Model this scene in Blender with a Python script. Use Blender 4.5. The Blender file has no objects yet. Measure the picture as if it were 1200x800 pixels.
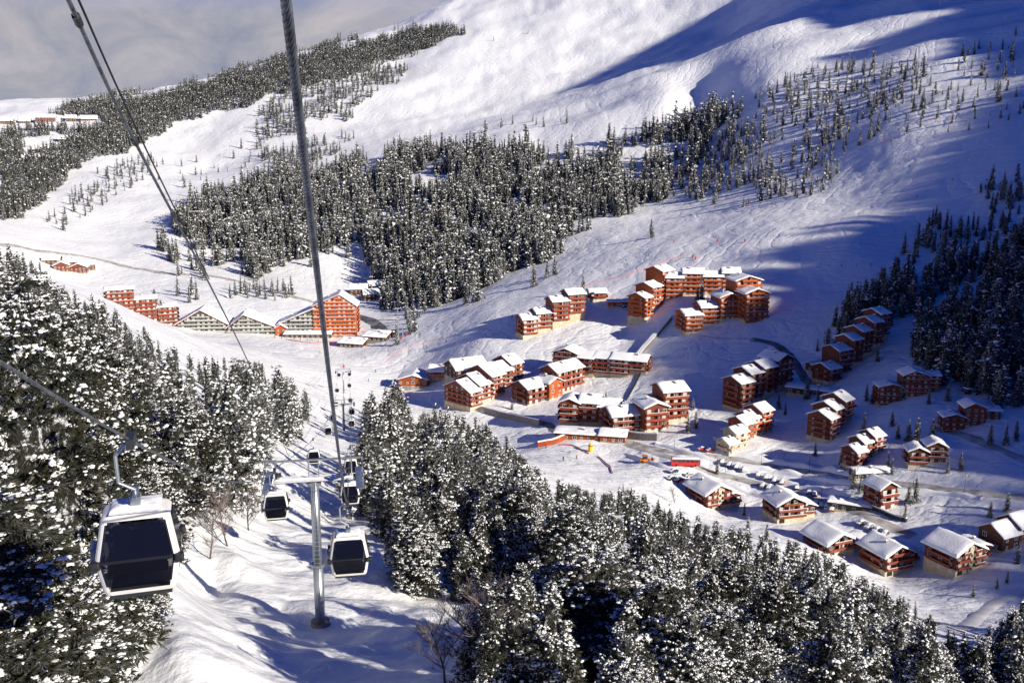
import bpy, bmesh, math, random
import numpy as np
from mathutils import Vector, Matrix

random.seed(7)
RNG = np.random.default_rng(7)
SC = bpy.context.scene
COL = SC.collection
PI = math.pi
rad = math.radians

# ------------------------------------------------------------------ camera
F = 1150.0                      # focal length in photograph pixels (1200 wide)
PITCH = rad(12.3)
cp, sp = math.cos(PITCH), math.sin(PITCH)

cam_d = bpy.data.cameras.new('camera')
cam = bpy.data.objects.new('camera', cam_d)
COL.objects.link(cam)
cam_d.sensor_fit = 'HORIZONTAL'
cam_d.sensor_width = 36.0
cam_d.lens = 36.0 * F / 1200.0
cam_d.clip_start = 0.1
cam_d.clip_end = 30000
cam.location = (0, 0, 0)
cam.rotation_euler = (PI / 2 - PITCH, 0, 0)
SC.camera = cam


def ray(u, v):
    a, b = (u - 600.0) / F, (400.0 - v) / F
    return np.array([a, cp + b * sp, -sp + b * cp])


def azt(u, v):
    d = ray(u, v)
    h = math.hypot(d[0], d[1])
    return math.atan2(d[0], d[1]), d[2] / h


def proj(x, y, z):
    """world -> photograph pixels (arrays allowed)"""
    dep = y * cp - z * sp
    up = y * sp + z * cp
    dep = np.where(dep > 0.01, dep, 0.01)
    return 600 + F * x / dep, 400 - F * up / dep


# ------------------------------------------------------------------ terrain
# what stands where: (pixel column, pixel row, distance in metres) of ground points
CTRL = [
 # piste under the lift and down to the village
 (150,798,46),(330,798,48),(480,798,47),(362,735,66),(250,700,78),(500,720,72),(400,650,92),(300,660,88),(400,612,126),
 (430,557,188),(420,510,300),(410,475,430),(410,448,540),(400,420,640),(400,404,700),(400,385,750),
 # left wooded slope
 (0,830,29),(80,800,36),(200,750,47),(100,650,52),(0,640,44),(0,560,58),(100,560,75),(280,640,84),(0,450,95),(200,480,135),(330,500,215),
 (375,470,350),(0,360,210),(0,315,330),(100,340,370),(200,385,440),(300,412,540),(150,365,410),
 # valley floor behind the bank
 (150,378,700),(240,390,735),(330,392,735),(60,335,900),(0,300,900),(250,345,860),(330,345,860),(430,360,830),
 (0,275,1050),(100,302,1050),(200,315,1000),(300,335,930),(420,335,930),
 # left far slope
 (0,240,1400),(120,285,1180),(200,270,1200),(150,220,1500),(250,180,1700),(300,120,1950),(100,190,1700),(0,190,1750),
 (40,150,2000),(100,140,2050),(0,140,2100),(200,105,2300),(330,70,2400),(430,42,2450),(0,118,2600),(480,28,2500),
 (0,150,3600),(200,150,3600),(330,120,3700),(480,90,3800),
 # centre wooded band
 (240,300,1080),(340,310,1010),(440,330,950),(350,260,1130),(450,220,1200),(520,330,890),(560,260,1030),(620,200,1180),(500,290,960),
 (700,250,980),(740,200,1130),(820,140,1230),
 # big white slope
 (400,180,1500),(450,130,1750),(560,130,1650),(550,60,2050),(620,40,2100),(700,100,1650),(640,112,1680),(600,0,2400),(520,0,2700),(700,0,2250),(850,0,2000),
 (600,158,1290),(700,142,1270),(780,112,1260),(860,72,1280),(960,20,1380),(850,45,1800),
 # right hillside
 (830,190,1090),(900,110,1150),(1000,90,1130),(1100,40,1180),(1190,10,1250),(1000,0,1450),(1190,-80,1600),(1000,-80,1900),(700,-80,2700),
 (850,240,900),(950,190,950),(1050,150,920),(1150,100,980),(1100,200,780),(1190,200,740),(1000,240,760),
 # ski run and its shoulder
 (480,392,675),(560,365,672),(620,335,722),(700,300,765),(780,280,770),(640,400,568),(560,400,592),(700,350,632),(900,270,700),(1000,268,660),(950,300,630),(830,325,625),
 (850,380,545),(790,350,580),(740,375,588),(900,350,570),(700,400,554),(780,400,542),(850,410,520),
 # village
 (500,460,540),(560,472,495),(480,445,590),(640,465,495),(700,440,518),(680,500,435),(760,505,425),(720,540,388),(800,545,378),(640,520,415),(560,520,440),
 (850,440,492),(900,474,455),(985,438,480),(1060,470,428),(950,380,540),(1000,350,565),(1080,400,500),(1150,430,470),(1130,500,403),(1190,480,420),(1100,330,590),(1190,280,640),(1190,380,520),
 (980,510,412),(880,525,400),(1020,545,375),(1080,548,370),(840,598,342),(930,612,333),(900,560,375),(990,595,345),(1050,600,340),(1150,560,362),(1050,670,303),(1130,668,303),(1190,640,318),(1190,700,282),(1100,700,280),
 # wooded spur in the foreground
 (600,798,45),(750,798,58),(900,798,85),(1050,798,115),(1190,798,142),(520,680,88),(620,680,92),(540,600,130),(480,560,185),(470,500,300),(600,600,160),
 (700,640,150),(700,590,260),(640,550,330),(800,650,185),(800,720,125),(950,700,185),(900,640,270),(1080,730,210),(1190,740,230),(740,570,330),
]
# the land outside the frame: azimuth (deg), distance, height
OUT = [(-45,40,-14),(-45,120,-15),(-45,400,-20),(-45,1000,-60),(-45,2000,60),(-60,100,10),(-60,600,40),(-60,3000,300),(-30.5,24,-16.5),(-30.5,14,-14),(-45,20,-13),
 (40,30,-23),(40,80,-46),(40,150,-66),(40,300,-125),(40,450,-120),(40,700,-40),(40,1300,180),(40,2500,420),(60,50,-32),(60,150,-66),(60,300,-95),(60,600,-60),(60,1500,250),
 (90,60,-28),(90,200,-45),(90,500,-40),(90,1500,160),(115,60,-22),(115,300,-20),(115,1000,20),(0,14,-14),(-14,20,-17),(14,22,-18),(0,6000,500),(25,6000,900),(-30,6000,0),(25,3500,560),(0,3500,300),(-12,3300,110),(-30,3000,-20)]


class TPS:
    def __init__(s, pts, val, smooth=1e-4):
        s.p = pts
        n = len(pts)
        K = s.k(pts, pts) + smooth * np.eye(n)
        Q = np.hstack([np.ones((n, 1)), pts])
        A = np.zeros((n + 3, n + 3))
        A[:n, :n] = K; A[:n, n:] = Q; A[n:, :n] = Q.T
        b = np.zeros(n + 3); b[:n] = val
        s.w = np.linalg.solve(A, b)

    @staticmethod
    def k(a, b):
        d2 = ((a[:, None, :] - b[None, :, :]) ** 2).sum(-1)
        return 0.5 * d2 * np.log(d2 + 1e-12)

    def __call__(s, q):
        out = np.empty(len(q))
        n = len(s.p)
        for i in range(0, len(q), 20000):
            c = q[i:i + 20000]
            out[i:i + 20000] = s.k(c, s.p) @ s.w[:n] + s.w[n] + c @ s.w[n + 1:]
        return out


KA = 2.6
_p, _t = [], []
for u, v, r in CTRL:
    a, t = azt(u, v)
    _p.append((a * KA, math.log(r))); _t.append(t)
for a, r, z in OUT:
    _p.append((rad(a) * KA, math.log(r))); _t.append(z / r)
_tps = TPS(np.array(_p), np.array(_t), 3e-3)

# polar grid: fine inside the view, coarse outside it
AZ = np.concatenate([np.radians(np.arange(-75, -30, 1.5)), np.radians(np.arange(-30, 30, 0.125)), np.radians(np.arange(30, 120.1, 0.6))])
NR = 620
LR = np.linspace(math.log(7.0), math.log(7000.0), NR)
A2, L2 = np.meshgrid(AZ, LR)
R2 = np.exp(L2)
X2, Y2 = R2 * np.sin(A2), R2 * np.cos(A2)
Z2 = R2 * _tps(np.stack([A2.ravel() * KA, L2.ravel()], 1)).reshape(A2.shape)


# value noise
def vnoise(x, y, seed=0):
    xi, yi = np.floor(x).astype(np.int64), np.floor(y).astype(np.int64)
    fx, fy = x - xi, y - yi
    fx = fx * fx * fx * (fx * (fx * 6 - 15) + 10); fy = fy * fy * fy * (fy * (fy * 6 - 15) + 10)

    def h(a, b):
        n = (a * 374761393 + b * 668265263 + seed * 982451653) & 0xffffffff
        n = ((n ^ (n >> 13)) * 1274126177) & 0xffffffff
        return ((n ^ (n >> 16)) & 0xffff) / 32767.5 - 1.0
    return (h(xi, yi) * (1 - fx) + h(xi + 1, yi) * fx) * (1 - fy) + (h(xi, yi + 1) * (1 - fx) + h(xi + 1, yi + 1) * fx) * fy


def fbm(x, y, oct=4, seed=0, gain=0.5):
    s, a = 0, 1.0
    for k in range(oct):
        s = s + a * vnoise(x * 2 ** k, y * 2 ** k, seed + k * 17)
        a *= gain
    return s
# edge of the shade that the hill on the right throws: (pixel column, row, metres to add)
SHADE_EDGE = [(1190,740,-26),(1150,590,-14),(1020,500,-5),(870,470,-1),(860,440,1),(900,390,3),(945,330,2),(1000,268,0),(1110,225,-4),(1090,165,-16),(1060,120,-36),(960,85,-42),(860,95,-36),(1000,32,-30),(1100,12,-30),(640,112,-6),(745,60,-6),(850,5,-6)]
# relief: small hummocks near, gullies and knolls on the mountain
SUN_AZ, SUN_EL = rad(127), rad(24)
SH = np.array([math.sin(SUN_AZ), math.cos(SUN_AZ)])       # horizontal direction to the sun
SN = np.array([-SH[1], SH[0]])                            # across it, (0.5, 0.866)
P2 = X2 * SH[0] + Y2 * SH[1]
Q2 = X2 * SN[0] + Y2 * SN[1]
far = np.clip((R2 - 850) / 500, 0, 1)
mid = np.clip((R2 - 30) / 60, 0, 1)
Z2 = Z2 + far * (fbm(X2 / 230, Y2 / 230, 5, 3) * 5.5 + fbm(X2 / 60, Y2 / 60, 3, 9) * 1.6) * np.clip(R2 / 1500, .5, 1.6)
# long gullies running down across the upper slopes
gl = 1 - np.abs(fbm((X2 - .35 * Y2) / 520 + 3.7, (.35 * X2 + Y2) / 105, 3, 61)) * 1.5
Z2 = Z2 + np.clip((R2 - 880) / 250, 0, 1) * np.clip((np.degrees(A2) + 2) / 7, 0, 1) * gl * 9.0 * np.clip((2100 - R2) / 300, 0, 1)
Z2 = Z2 + fbm(X2 / 28, Y2 / 28, 4, 21) * 0.75 * mid * np.clip(R2 / 250, .5, 1.0) + fbm(X2 / 5, Y2 / 5, 3, 31) * 0.16 + (np.abs(fbm(X2 / 7, Y2 / 9, 3, 71)) - .4) * .75 * np.clip((R2 - 25) / 30, 0, 1) * np.clip((230 - R2) / 100, 0, 1)

def _idx(x, y):
    a = np.arctan2(x, y); l = np.log(np.maximum(np.hypot(x, y), 7.001))
    i = np.clip(np.searchsorted(AZ, a) - 1, 0, len(AZ) - 2)
    fa = np.clip((a - AZ[i]) / (AZ[i + 1] - AZ[i]), 0, 1)
    g = (l - LR[0]) / (LR[1] - LR[0])
    j = np.clip(np.floor(g).astype(int), 0, NR - 2)
    return i, fa, j, np.clip(g - j, 0, 1)


def ground(x, y):
    x = np.asarray(x, float); y = np.asarray(y, float)
    i, fa, j, fr = _idx(x, y)
    return (Z2[j, i] * (1 - fa) + Z2[j, i + 1] * fa) * (1 - fr) + (Z2[j + 1, i] * (1 - fa) + Z2[j + 1, i + 1] * fa) * fr


_rs = np.exp(np.linspace(math.log(8), math.log(6500), 5000))


def hit(u, v, rmin=8):
    """first ground point seen at a photograph pixel"""
    a, t = azt(u, v)
    z = ground(_rs * math.sin(a), _rs * math.cos(a))
    ok = (z >= _rs * t) & (_rs >= rmin)
    if not ok.any():
        k = len(_rs) - 1
    else:
        k = int(np.argmax(ok))
    r = _rs[k]
    return Vector((r * math.sin(a), r * math.cos(a), float(ground(r * math.sin(a), r * math.cos(a)))))


def atr(u, v, r):
    """the point on a pixel's ray at horizontal distance r"""
    a, t = azt(u, v)
    return Vector((r * math.sin(a), r * math.cos(a), r * t))


# the hill to the right of the view that keeps the sun off the right-hand slopes: tall enough for its shade to end where it does
RIDGE = []
for u, v, dh in SHADE_EDGE:
    p = hit(u, v)
    RIDGE.append((p.x * SN[0] + p.y * SN[1], p.z + (600 - p.x * SH[0] - p.y * SH[1]) * math.tan(SUN_EL) + dh))
RIDGE.sort()
RQ = np.array([-400, RIDGE[0][0] - 120] + [k[0] for k in RIDGE] + [2700]); RH = np.array([-70, RIDGE[0][1] - 35] + [k[1] for k in RIDGE] + [RIDGE[-1][1] + 120])
print('RIDGE', [(round(a), round(b)) for a, b in zip(RQ, RH)])
ridge = np.interp(Q2, RQ, RH) - np.abs(P2 - 600) * 0.55 + fbm(X2 / 90, Y2 / 90, 4, 5) * 5
wgt = np.clip((P2 - 60) / 120, 0, 1)
Z2 = np.where(wgt > 0, np.maximum(Z2, ridge * wgt + Z2 * (1 - wgt)), Z2)


def mesh_np(name, verts, faces, mats=(), midx=None, smooth=False):
    """faces: (n,k) array or list of such arrays"""
    me = bpy.data.meshes.new(name)
    fl = faces if isinstance(faces, list) else [faces]
    fl = [np.asarray(f, np.int32) for f in fl if len(f)]
    loops = np.concatenate([f.ravel() for f in fl])
    tot = np.concatenate([np.full(len(f), f.shape[1], np.int32) for f in fl])
    st = np.concatenate([[0], np.cumsum(tot)[:-1]]).astype(np.int32)
    me.vertices.add(len(verts)); me.vertices.foreach_set('co', np.asarray(verts, np.float32).ravel())
    me.loops.add(len(loops)); me.loops.foreach_set('vertex_index', loops)
    me.polygons.add(len(tot)); me.polygons.foreach_set('loop_start', st); me.polygons.foreach_set('loop_total', tot)
    if midx is not None:
        me.polygons.foreach_set('material_index', np.asarray(midx, np.int32))
    if smooth is True or smooth is False:
        sm = np.full(len(tot), bool(smooth))
    else:
        sm = np.asarray(smooth, bool)
    me.polygons.foreach_set('use_smooth', sm)
    for m in mats:
        me.materials.append(m)
    me.update(calc_edges=True)
    me.validate()
    return me


def link(name, me, parent=None, loc=None, rot=None, scale=None):
    o = bpy.data.objects.new(name, me)
    COL.objects.link(o)
    if parent is not None: o.parent = parent
    if loc is not None: o.location = loc
    if rot is not None: o.rotation_euler = rot
    if scale is not None: o.scale = scale
    return o


def tag(o, label=None, cat=None, group=None, kind=None):
    if label: o['label'] = label
    if cat: o['category'] = cat
    if group: o['group'] = group
    if kind: o['kind'] = kind
    return o


# ------------------------------------------------------------------ materials
def nodes(name):
    m = bpy.data.materials.new(name); m.use_nodes = True
    nt = m.node_tree; b = nt.nodes['Principled BSDF']
    return m, nt, b


def N(nt, typ, **kw):
    n = nt.nodes.new(typ)
    for k, v in kw.items():
        if k in n.inputs: n.inputs[k].default_value = v
        else: setattr(n, k, v)
    return n


def mix_col(nt, fac, a, b):
    n = nt.nodes.new('ShaderNodeMix'); n.data_type = 'RGBA'
    if hasattr(fac, 'is_linked') or not isinstance(fac, (int, float)): nt.links.new(fac, n.inputs[0])
    else: n.inputs[0].default_value = fac
    for v, i in ((a, 6), (b, 7)):
        if isinstance(v, tuple): n.inputs[i].default_value = (*v, 1)
        else: nt.links.new(v, n.inputs[i])
    return n.outputs[2]


def mat_var(name, c0, c1, scale=3.0, rough=0.7, bump=0.0, bscale=20.0, detail=4, metal=0.0, spec=0.3, stretch=None, bdist=0.05):
    """two-tone noise-varied material in object space"""
    m, nt, b = nodes(name)
    tc = N(nt, 'ShaderNodeTexCoord')
    src = tc.outputs['Object']
    if stretch:
        mp = N(nt, 'ShaderNodeMapping'); mp.inputs['Scale'].default_value = stretch
        nt.links.new(src, mp.inputs[0]); src = mp.outputs[0]
    no = N(nt, 'ShaderNodeTexNoise', Scale=scale, Detail=detail)
    nt.links.new(src, no.inputs['Vector'])
    rp = N(nt, 'ShaderNodeValToRGB'); rp.color_ramp.elements[0].position = 0.35; rp.color_ramp.elements[1].position = 0.65
    nt.links.new(no.outputs['Fac'], rp.inputs[0])
    nt.links.new(mix_col(nt, rp.outputs[0], c0, c1), b.inputs['Base Color'])
    b.inputs['Roughness'].default_value = rough; b.inputs['Metallic'].default_value = metal
    b.inputs['Specular IOR Level'].default_value = spec
    if bump:
        n2 = N(nt, 'ShaderNodeTexNoise', Scale=bscale, Detail=4); nt.links.new(src, n2.inputs['Vector'])
        bp = N(nt, 'ShaderNodeBump', Strength=bump, Distance=bdist)
        nt.links.new(n2.outputs['Fac'], bp.inputs['Height']); nt.links.new(bp.outputs[0], b.inputs['Normal'])
    return m


def mat_ground():
    m, nt, b = nodes('snow_ground')
    tc = N(nt, 'ShaderNodeTexCoord'); P = tc.outputs['Object']
    b.inputs['Roughness'].default_value = 0.55
    b.inputs['Specular IOR Level'].default_value = 0.25
    # faint tone changes: crust, packed runs
    n0 = N(nt, 'ShaderNodeTexNoise', Scale=0.012, Detail=6); nt.links.new(P, n0.inputs['Vector'])
    c = mix_col(nt, n0.outputs['Fac'], (0.83, 0.84, 0.87), (0.90, 0.90, 0.91))
    nt.links.new(c, b.inputs['Base Color'])
    # relief of three sizes + ski tracks bent by noise
    h = None
    for sc, amp, det in ((0.03, 2.0, 6), (0.16, 1.0, 5), (0.8, 0.42, 5)):
        n = N(nt, 'ShaderNodeTexNoise', Scale=sc, Detail=det, Roughness=0.55); nt.links.new(P, n.inputs['Vector'])
        mu = N(nt, 'ShaderNodeMath', operation='MULTIPLY'); mu.inputs[1].default_value = amp
        nt.links.new(n.outputs['Fac'], mu.inputs[0])
        if h is None: h = mu.outputs[0]
        else:
            ad = N(nt, 'ShaderNodeMath', operation='ADD'); nt.links.new(h, ad.inputs[0]); nt.links.new(mu.outputs[0], ad.inputs[1]); h = ad.outputs[0]
    for rotz, sc, amp in ((0.5, 0.02, 0.6), (-0.9, 0.031, 0.5), (1.3, 0.06, 0.3)):
        mp = N(nt, 'ShaderNodeMapping'); mp.inputs['Rotation'].default_value = (0, 0, rotz); nt.links.new(P, mp.inputs[0])
        w = N(nt, 'ShaderNodeTexWave', Scale=sc, Distortion=26.0, Detail=4.0); w.inputs['Detail Scale'].default_value = 0.5
        nt.links.new(mp.outputs[0], w.inputs['Vector'])
        pw = N(nt, 'ShaderNodeMath', operation='POWER'); pw.inputs[1].default_value = 7.0; nt.links.new(w.outputs['Fac'], pw.inputs[0])
        mk = N(nt, 'ShaderNodeTexNoise', Scale=0.02, Detail=2); nt.links.new(P, mk.inputs['Vector'])
        ml = N(nt, 'ShaderNodeMath', operation='MULTIPLY'); nt.links.new(pw.outputs[0], ml.inputs[0]); nt.links.new(mk.outputs['Fac'], ml.inputs[1])
        m2 = N(nt, 'ShaderNodeMath', operation='MULTIPLY'); m2.inputs[1].default_value = -amp; nt.links.new(ml.outputs[0], m2.inputs[0])
        ad = N(nt, 'ShaderNodeMath', operation='ADD'); nt.links.new(h, ad.inputs[0]); nt.links.new(m2.outputs[0], ad.inputs[1]); h = ad.outputs[0]
    bp = N(nt, 'ShaderNodeBump', Strength=0.55, Distance=1.0)
    nt.links.new(h, bp.inputs['Height']); nt.links.new(bp.outputs[0], b.inputs['Normal'])
    return m


M = {}
M['ground'] = mat_ground()
M['snow'] = mat_var('settled_snow', (0.84, 0.85, 0.87), (0.90, 0.90, 0.91), 0.6, 0.6, 0.35, 1.6, bdist=0.25)
M['tree_snow'] = mat_var('branch_snow', (0.78, 0.79, 0.82), (0.90, 0.90, 0.91), 1.5, 0.6)
M['needles'] = mat_var('conifer_needles', (0.012, 0.017, 0.011), (0.040, 0.037, 0.020), 0.9, 0.75, spec=0.2)


def dust(m, amount):
    """snow dusting on whatever faces up"""
    nt = m.node_tree; b = nt.nodes['Principled BSDF']; src = b.inputs['Base Color'].links[0].from_socket
    g = N(nt, 'ShaderNodeNewGeometry'); sp_ = N(nt, 'ShaderNodeSeparateXYZ'); nt.links.new(g.outputs['True Normal'], sp_.inputs[0])
    ab = N(nt, 'ShaderNodeMath', operation='ABSOLUTE'); nt.links.new(sp_.outputs[2], ab.inputs[0])
    tc = N(nt, 'ShaderNodeTexCoord'); no = N(nt, 'ShaderNodeTexNoise', Scale=2.2, Detail=3); nt.links.new(tc.outputs['Object'], no.inputs['Vector'])
    mu = N(nt, 'ShaderNodeMath', operation='MULTIPLY'); nt.links.new(ab.outputs[0], mu.inputs[0]); nt.links.new(no.outputs['Fac'], mu.inputs[1])
    mr = N(nt, 'ShaderNodeMapRange'); mr.inputs[1].default_value = .38; mr.inputs[2].default_value = .6; mr.inputs[4].default_value = amount
    nt.links.new(mu.outputs[0], mr.inputs[0])
    nt.links.new(mix_col(nt, mr.outputs[0], src, (.8, .81, .84)), b.inputs['Base Color'])


dust(M['needles'], .22)

M['needles_frost'] = mat_var('frosted_needles', (0.018, 0.022, 0.017), (0.11, 0.11, 0.10), 1.1, 0.8, spec=0.2)
dust(M['needles_frost'], .7)


def shade_core_mat():
    """opaque core added inside a crown to block light: near-black with snow patches"""
    m, nt, b = nodes('crown_shade_core'); tc = N(nt, 'ShaderNodeTexCoord')
    n1 = N(nt, 'ShaderNodeTexNoise', Scale=2.6, Detail=6, Roughness=.7); nt.links.new(tc.outputs['Object'], n1.inputs['Vector'])
    n2 = N(nt, 'ShaderNodeTexNoise', Scale=9.0, Detail=3); nt.links.new(tc.outputs['Object'], n2.inputs['Vector'])
    r = N(nt, 'ShaderNodeValToRGB'); r.color_ramp.elements[0].position = .52; r.color_ramp.elements[1].position = .60; nt.links.new(n1.outputs['Fac'], r.inputs[0])
    dk = mix_col(nt, n2.outputs['Fac'], (.004, .006, .004), (.03, .028, .016))
    nt.links.new(mix_col(nt, r.outputs[0], dk, (.62, .63, .66)), b.inputs['Base Color']); b.inputs['Roughness'].default_value = .9
    bp = N(nt, 'ShaderNodeBump', Strength=1.0, Distance=.35); nt.links.new(n2.outputs['Fac'], bp.inputs['Height']); nt.links.new(bp.outputs[0], b.inputs['Normal'])
    return m


M['shade_core'] = shade_core_mat()
M['bark'] = mat_var('bark', (0.05, 0.035, 0.025), (0.11, 0.08, 0.06), 2.5, 0.85, 0.5, 12)
M['twig'] = mat_var('frosted_twigs', (0.10, 0.075, 0.07), (0.27, 0.23, 0.22), 1.2, 0.85)
M['road'] = mat_var('packed_grey_snow', (0.30, 0.27, 0.25), (0.58, 0.56, 0.54), 0.25, 0.7, 0.3, 0.6, bdist=0.1)
M['asphalt'] = mat_var('asphalt', (0.07, 0.075, 0.085), (0.24, 0.24, 0.26), 0.15, 0.75)


def build_terrain():
    nr, na = A2.shape
    v = np.stack([X2.ravel(), Y2.ravel(), Z2.ravel()], 1)
    i = (np.arange(nr - 1)[:, None] * na + np.arange(na - 1)[None, :]).ravel()
    f = np.stack([i, i + na, i + na + 1, i + 1], 1)          # (down-facing order fixed below)
    f = f[:, ::-1]
    me = mesh_np('snowfield', v, f, [M['ground']], smooth=True)
    if me.polygons[len(me.polygons) // 2].normal.z < 0: me.flip_normals()
    return tag(link('snowfield', me), kind='structure')


build_terrain()
# ------------------------------------------------------------------ light, sky
SC.view_settings.view_transform = 'Standard'
SC.view_settings.look = 'None'
SC.view_settings.gamma = 1
SC.view_settings.exposure = 0.55
SC.cycles.use_denoising = True
SC.cycles.max_bounces = 6
SC.cycles.transparent_max_bounces = 12
SC.cycles.diffuse_bounces = 2
SC.cycles.volume_bounces = 0

sun_d = bpy.data.lights.new('sun', 'SUN')
sun_d.energy = 5.0
sun_d.angle = rad(0.5)
sun_d.color = (1.0, 0.925, 0.77)
sun = bpy.data.objects.new('sun', sun_d); COL.objects.link(sun)
dirv = Vector((SH[0] * math.cos(SUN_EL), SH[1] * math.cos(SUN_EL), math.sin(SUN_EL)))
sun.rotation_euler = dirv.to_track_quat('Z', 'Y').to_euler()
sun.location = (300, -200, 300)

W = bpy.data.worlds.new('World'); SC.world = W
W.use_nodes = True
nt = W.node_tree
bg = nt.nodes['Background']; bg.inputs['Strength'].default_value = 0.05
sky = nt.nodes.new('ShaderNodeTexSky'); sky.sky_type = 'NISHITA'; sky.sun_disc = False
sky.sun_elevation = SUN_EL; sky.sun_rotation = SUN_AZ; sky.altitude = 5000; sky.air_density = 1.0; sky.dust_density = 0.0; sky.ozone_density = 6.0
# a bank of lit cloud low over the far valley, by direction
tc = N(nt, 'ShaderNodeTexCoord')
sep = N(nt, 'ShaderNodeSeparateXYZ'); nt.links.new(tc.outputs['Generated'], sep.inputs[0])
mp = N(nt, 'ShaderNodeMapping'); mp.inputs['Scale'].default_value = (1, 1, 1.7); nt.links.new(tc.outputs['Generated'], mp.inputs[0])
n1 = N(nt, 'ShaderNodeTexNoise', Scale=9, Detail=10, Roughness=0.6, Distortion=0.6); nt.links.new(mp.outputs[0], n1.inputs['Vector'])
n2 = N(nt, 'ShaderNodeTexNoise', Scale=2.6, Detail=4); nt.links.new(mp.outputs[0], n2.inputs['Vector'])
cl = N(nt, 'ShaderNodeValToRGB')
e = cl.color_ramp.elements; e[0].position = 0.35; e[0].color = (3.8, 4.2, 5.5, 1); e[1].position = 0.66; e[1].color = (7.4, 6.9, 7.2, 1)
nt.links.new(n1.outputs['Fac'], cl.inputs[0])
mr = N(nt, 'ShaderNodeMapRange'); mr.inputs[1].default_value = 0.10; mr.inputs[2].default_value = 0.26; mr.inputs[3].default_value = 1.0; mr.inputs[4].default_value = 0.0
nt.links.new(sep.outputs[2], mr.inputs[0])
tint = N(nt, 'ShaderNodeMix', data_type='RGBA', blend_type='MULTIPLY'); tint.inputs[0].default_value = 1.0
nt.links.new(sky.outputs[0], tint.inputs[6]); tint.inputs[7].default_value = (0.08, 0.58, 1.55, 1)      # thin mountain air: deeper blue
fy = N(nt, 'ShaderNodeMapRange'); fy.inputs[1].default_value = 0.45; fy.inputs[2].default_value = 0.8; nt.links.new(sep.outputs[1], fy.inputs[0])      # only over the far valley
fm = N(nt, 'ShaderNodeMath', operation='MULTIPLY'); nt.links.new(mr.outputs[0], fm.inputs[0]); nt.links.new(fy.outputs[0], fm.inputs[1])
nt.links.new(mix_col(nt, fm.outputs[0], tint.outputs[2], cl.outputs[0]), bg.inputs['Color'])

# ------------------------------------------------------------------ trees
def rot_rows(d, up):
    """rows of 3x3 frames with x along d, z near up"""
    d = d / np.linalg.norm(d, axis=1, keepdims=True)
    y = np.cross(up, d); n = np.linalg.norm(y, axis=1, keepdims=True); y = y / np.maximum(n, 1e-6)
    z = np.cross(d, y)
    return np.stack([d, y, z], 2)          # columns


def stamp(tv, tf, frames, pos, scl, jit, rng):
    """copy template (tv, tf) at every pos with frame and scale (n,3)"""
    n, k = len(pos), len(tv)
    v = tv[None] * scl[:, None, :]
    if jit: v = v + (rng.random((n, k, 3)) - 0.5) * jit * scl[:, None, :]
    v = np.einsum('nij,nkj->nki', frames, v) + pos[:, None, :]
    f = tf[None] + (np.arange(n) * k)[:, None, None]
    return v.reshape(-1, 3), f.reshape(-1, tf.shape[1])


def pad_template(n=6):
    """a lumpy pad of snow: rounded cap over a small skirt"""
    rings = [(0.5, .40), (.9, .12), (.8, -.2)] if n >= 6 else [(.62, .28), (1.0, -.12)]
    v = [(0, 0, 0.5)]
    for i, (r, z) in enumerate(rings):
        for k in range(n):
            a = 2 * PI * (k + .5 * i) / n; v.append((r * math.cos(a), r * math.sin(a), z))
    f = [(0, 1 + k, 1 + (k + 1) % n) for k in range(n)]
    for i in range(len(rings) - 1):
        for k in range(n):
            q = (k + 1) % n; A, B = 1 + i * n, 1 + (i + 1) * n
            f += [(A + k, B + k, A + q), (A + q, B + k, B + q)]
    return np.array(v), np.array(f)


def tuft_template(rng, n=7, droop=0.35, width=0.10, spread=1.5):
    """needle sprays fanning out from a point, each one a narrow leaf-shaped blade"""
    v, f = [], []
    for k in range(n):
        a = rng.uniform(-spread, spread); e = rng.uniform(-0.75, 0.45) - droop * 0.3
        d = np.array([math.cos(a) * math.cos(e), math.sin(a) * math.cos(e), math.sin(e)])
        s = np.cross(d, rng.normal(size=3)); s /= np.linalg.norm(s)
        L = rng.uniform(0.6, 1.15)
        b = len(v)
        v += [d * 0.02, d * L * .55 + s * width, d * L, d * L * .55 - s * width]
        f += [(b, b + 1, b + 2), (b, b + 2, b + 3)]
    return np.array(v), np.array(f)


def tube(pts, rad_, n=6):
    pts = np.asarray(pts, float); v, f = [], []
    for i, p in enumerate(pts):
        d = pts[min(i + 1, len(pts) - 1)] - pts[max(i - 1, 0)]; d /= np.linalg.norm(d)
        a = np.cross(d, [0.3, 0.9, 0.1]); a /= np.linalg.norm(a); c = np.cross(d, a)
        for k in range(n):
            t = 2 * PI * k / n; v.append(p + rad_[i] * (math.cos(t) * a + math.sin(t) * c))
    for i in range(len(pts) - 1):
        for k in range(n):
            q = (k + 1) % n
            f.append((i * n + k, i * n + q, (i + 1) * n + q, (i + 1) * n + k))
    return np.array(v), np.array(f)


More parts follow.
